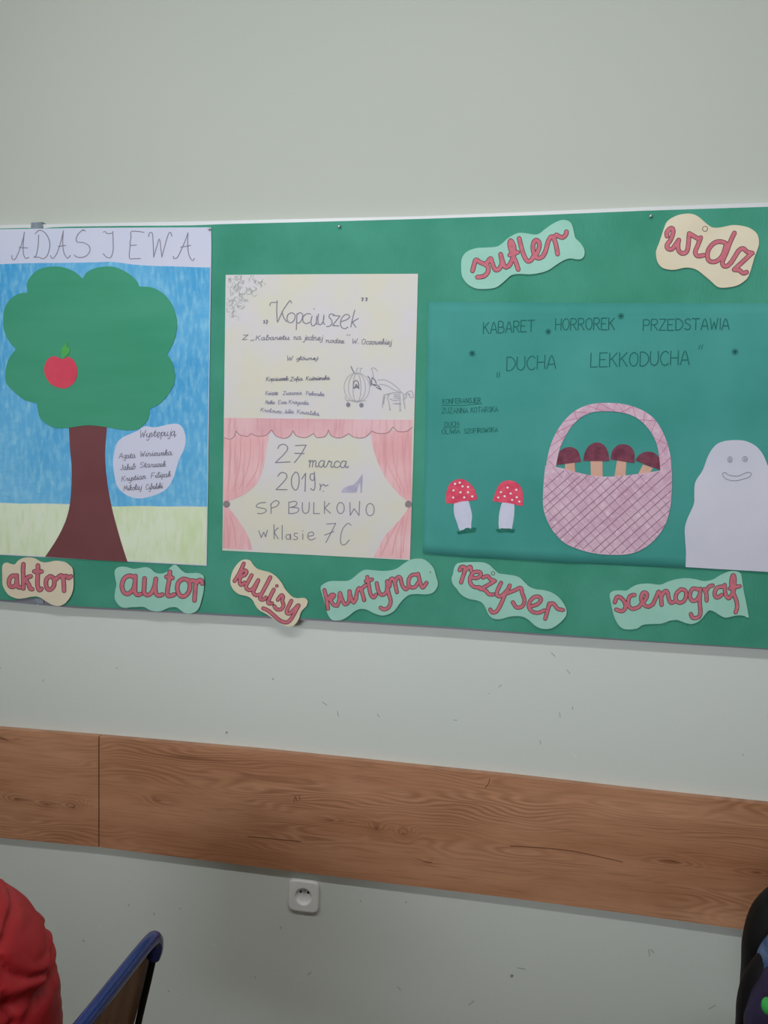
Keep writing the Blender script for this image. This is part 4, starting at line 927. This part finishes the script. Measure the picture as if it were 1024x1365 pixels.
# sleeve: a fat folded tube curling over the near shoulder
sl = bend([(-.79, -.89, .75), (-.745, -.89, .73), (-.712, -.86, .68), (-.70, -.84, .62), (-.705, -.83, .57), (-.74, -.85, .52), (-.77, -.86, .49)], 10)
bm = bmesh.new(); rr = [.05 + .006 * math.sin(i * .9) + .004 * math.sin(i * 2.1 + 1) for i in range(len(sl))]; rr[0] = .02; rr[1] = .036; rr[-1] = .03
tube(bm, sl, rr, 20)
for v in bm.verts: v.co += Vector((1, .3, .2)) * noise.noise(v.co * 22) * .006
link('sleeve', bm_mesh(bm, 'sleeve'), M_jacket, jk, True)

# ------------------------------------------------------------------ backpack standing on a third chair
ch3 = copy_chair(ch1, 'blue steel school chair under the navy backpack', (0.645, -0.39, 0), math.radians(0))
ch3.scale = (1, 1, 1)
pk = empty('backpack', (0.52, -0.35, 0.433), 'navy patterned backpack with black rims and a green tab at the right', 'backpack')
def puff(name, c, hw, hd_, h0, h1, mat, par, lean=0, n_exp=2.6, wr=.006, top_pow=2.4):
    bm = bmesh.new(); rings = []; S, Rw = 48, 36
    for i in range(Rw + 1):
        t = i / Rw; z = h0 + (h1 - h0) * t; u = 2 * t - 1
        s = max(.03, (1 - abs(u) ** (top_pow if u > 0 else 5)) ** .5); rg = []
        for j in range(S):
            a = 2 * math.pi * j / S; ca, sa = math.cos(a), math.sin(a)
            r_ = (abs(ca) ** n_exp + abs(sa) ** n_exp) ** (-1 / n_exp)
            p = Vector((c[0] + lean * t + hw * s * r_ * ca, c[1] + hd_ * s * r_ * sa, z))
            k = noise.noise(p * 14) * wr + noise.noise(p * 34) * wr * .4
            rg.append(bm.verts.new(p + Vector((ca, sa, 0)) * k))
        rings.append(rg)
    for a, b in zip(rings, rings[1:]):
        for j in range(S): bm.faces.new((a[j], a[(j + 1) % S], b[(j + 1) % S], b[j]))
    bm.faces.new(rings[0][::-1]); bm.faces.new(rings[-1])
    return link(name, bm_mesh(bm, name), mat, par, True)
bb = puff('back_shell', (0.528, -0.30), .117, .05, .434, .765, M_black, pk, wr=.002, top_pow=3.2); bb['label'] = 'black stiff back shell'
puff('main_pocket', (0.526, -0.375), .125, .05, .436, .766, M_denim, pk, wr=.004, top_pow=1.7)['label'] = 'denim blue upper pocket'
puff('front_pocket', (0.496, -0.405), .112, .045, .436, .695, M_pack, pk, wr=.008)['label'] = 'dark navy patterned pocket'
puff('side_rim', (0.477, -0.375), .094, .035, .436, .695, M_black, pk, wr=.002)['label'] = 'black side rim'
bm = bmesh.new(); tube(bm, bend([(.403, -.450, .634), (.410, -.456, .637), (.44, -.46, .640), (.47, -.46, .640), (.478, -.458, .640)], 5), [.004] + [.012] * 19 + [.004], 14)
link('green_tab', bm_mesh(bm, 'green_tab'), M_lime, pk, True)
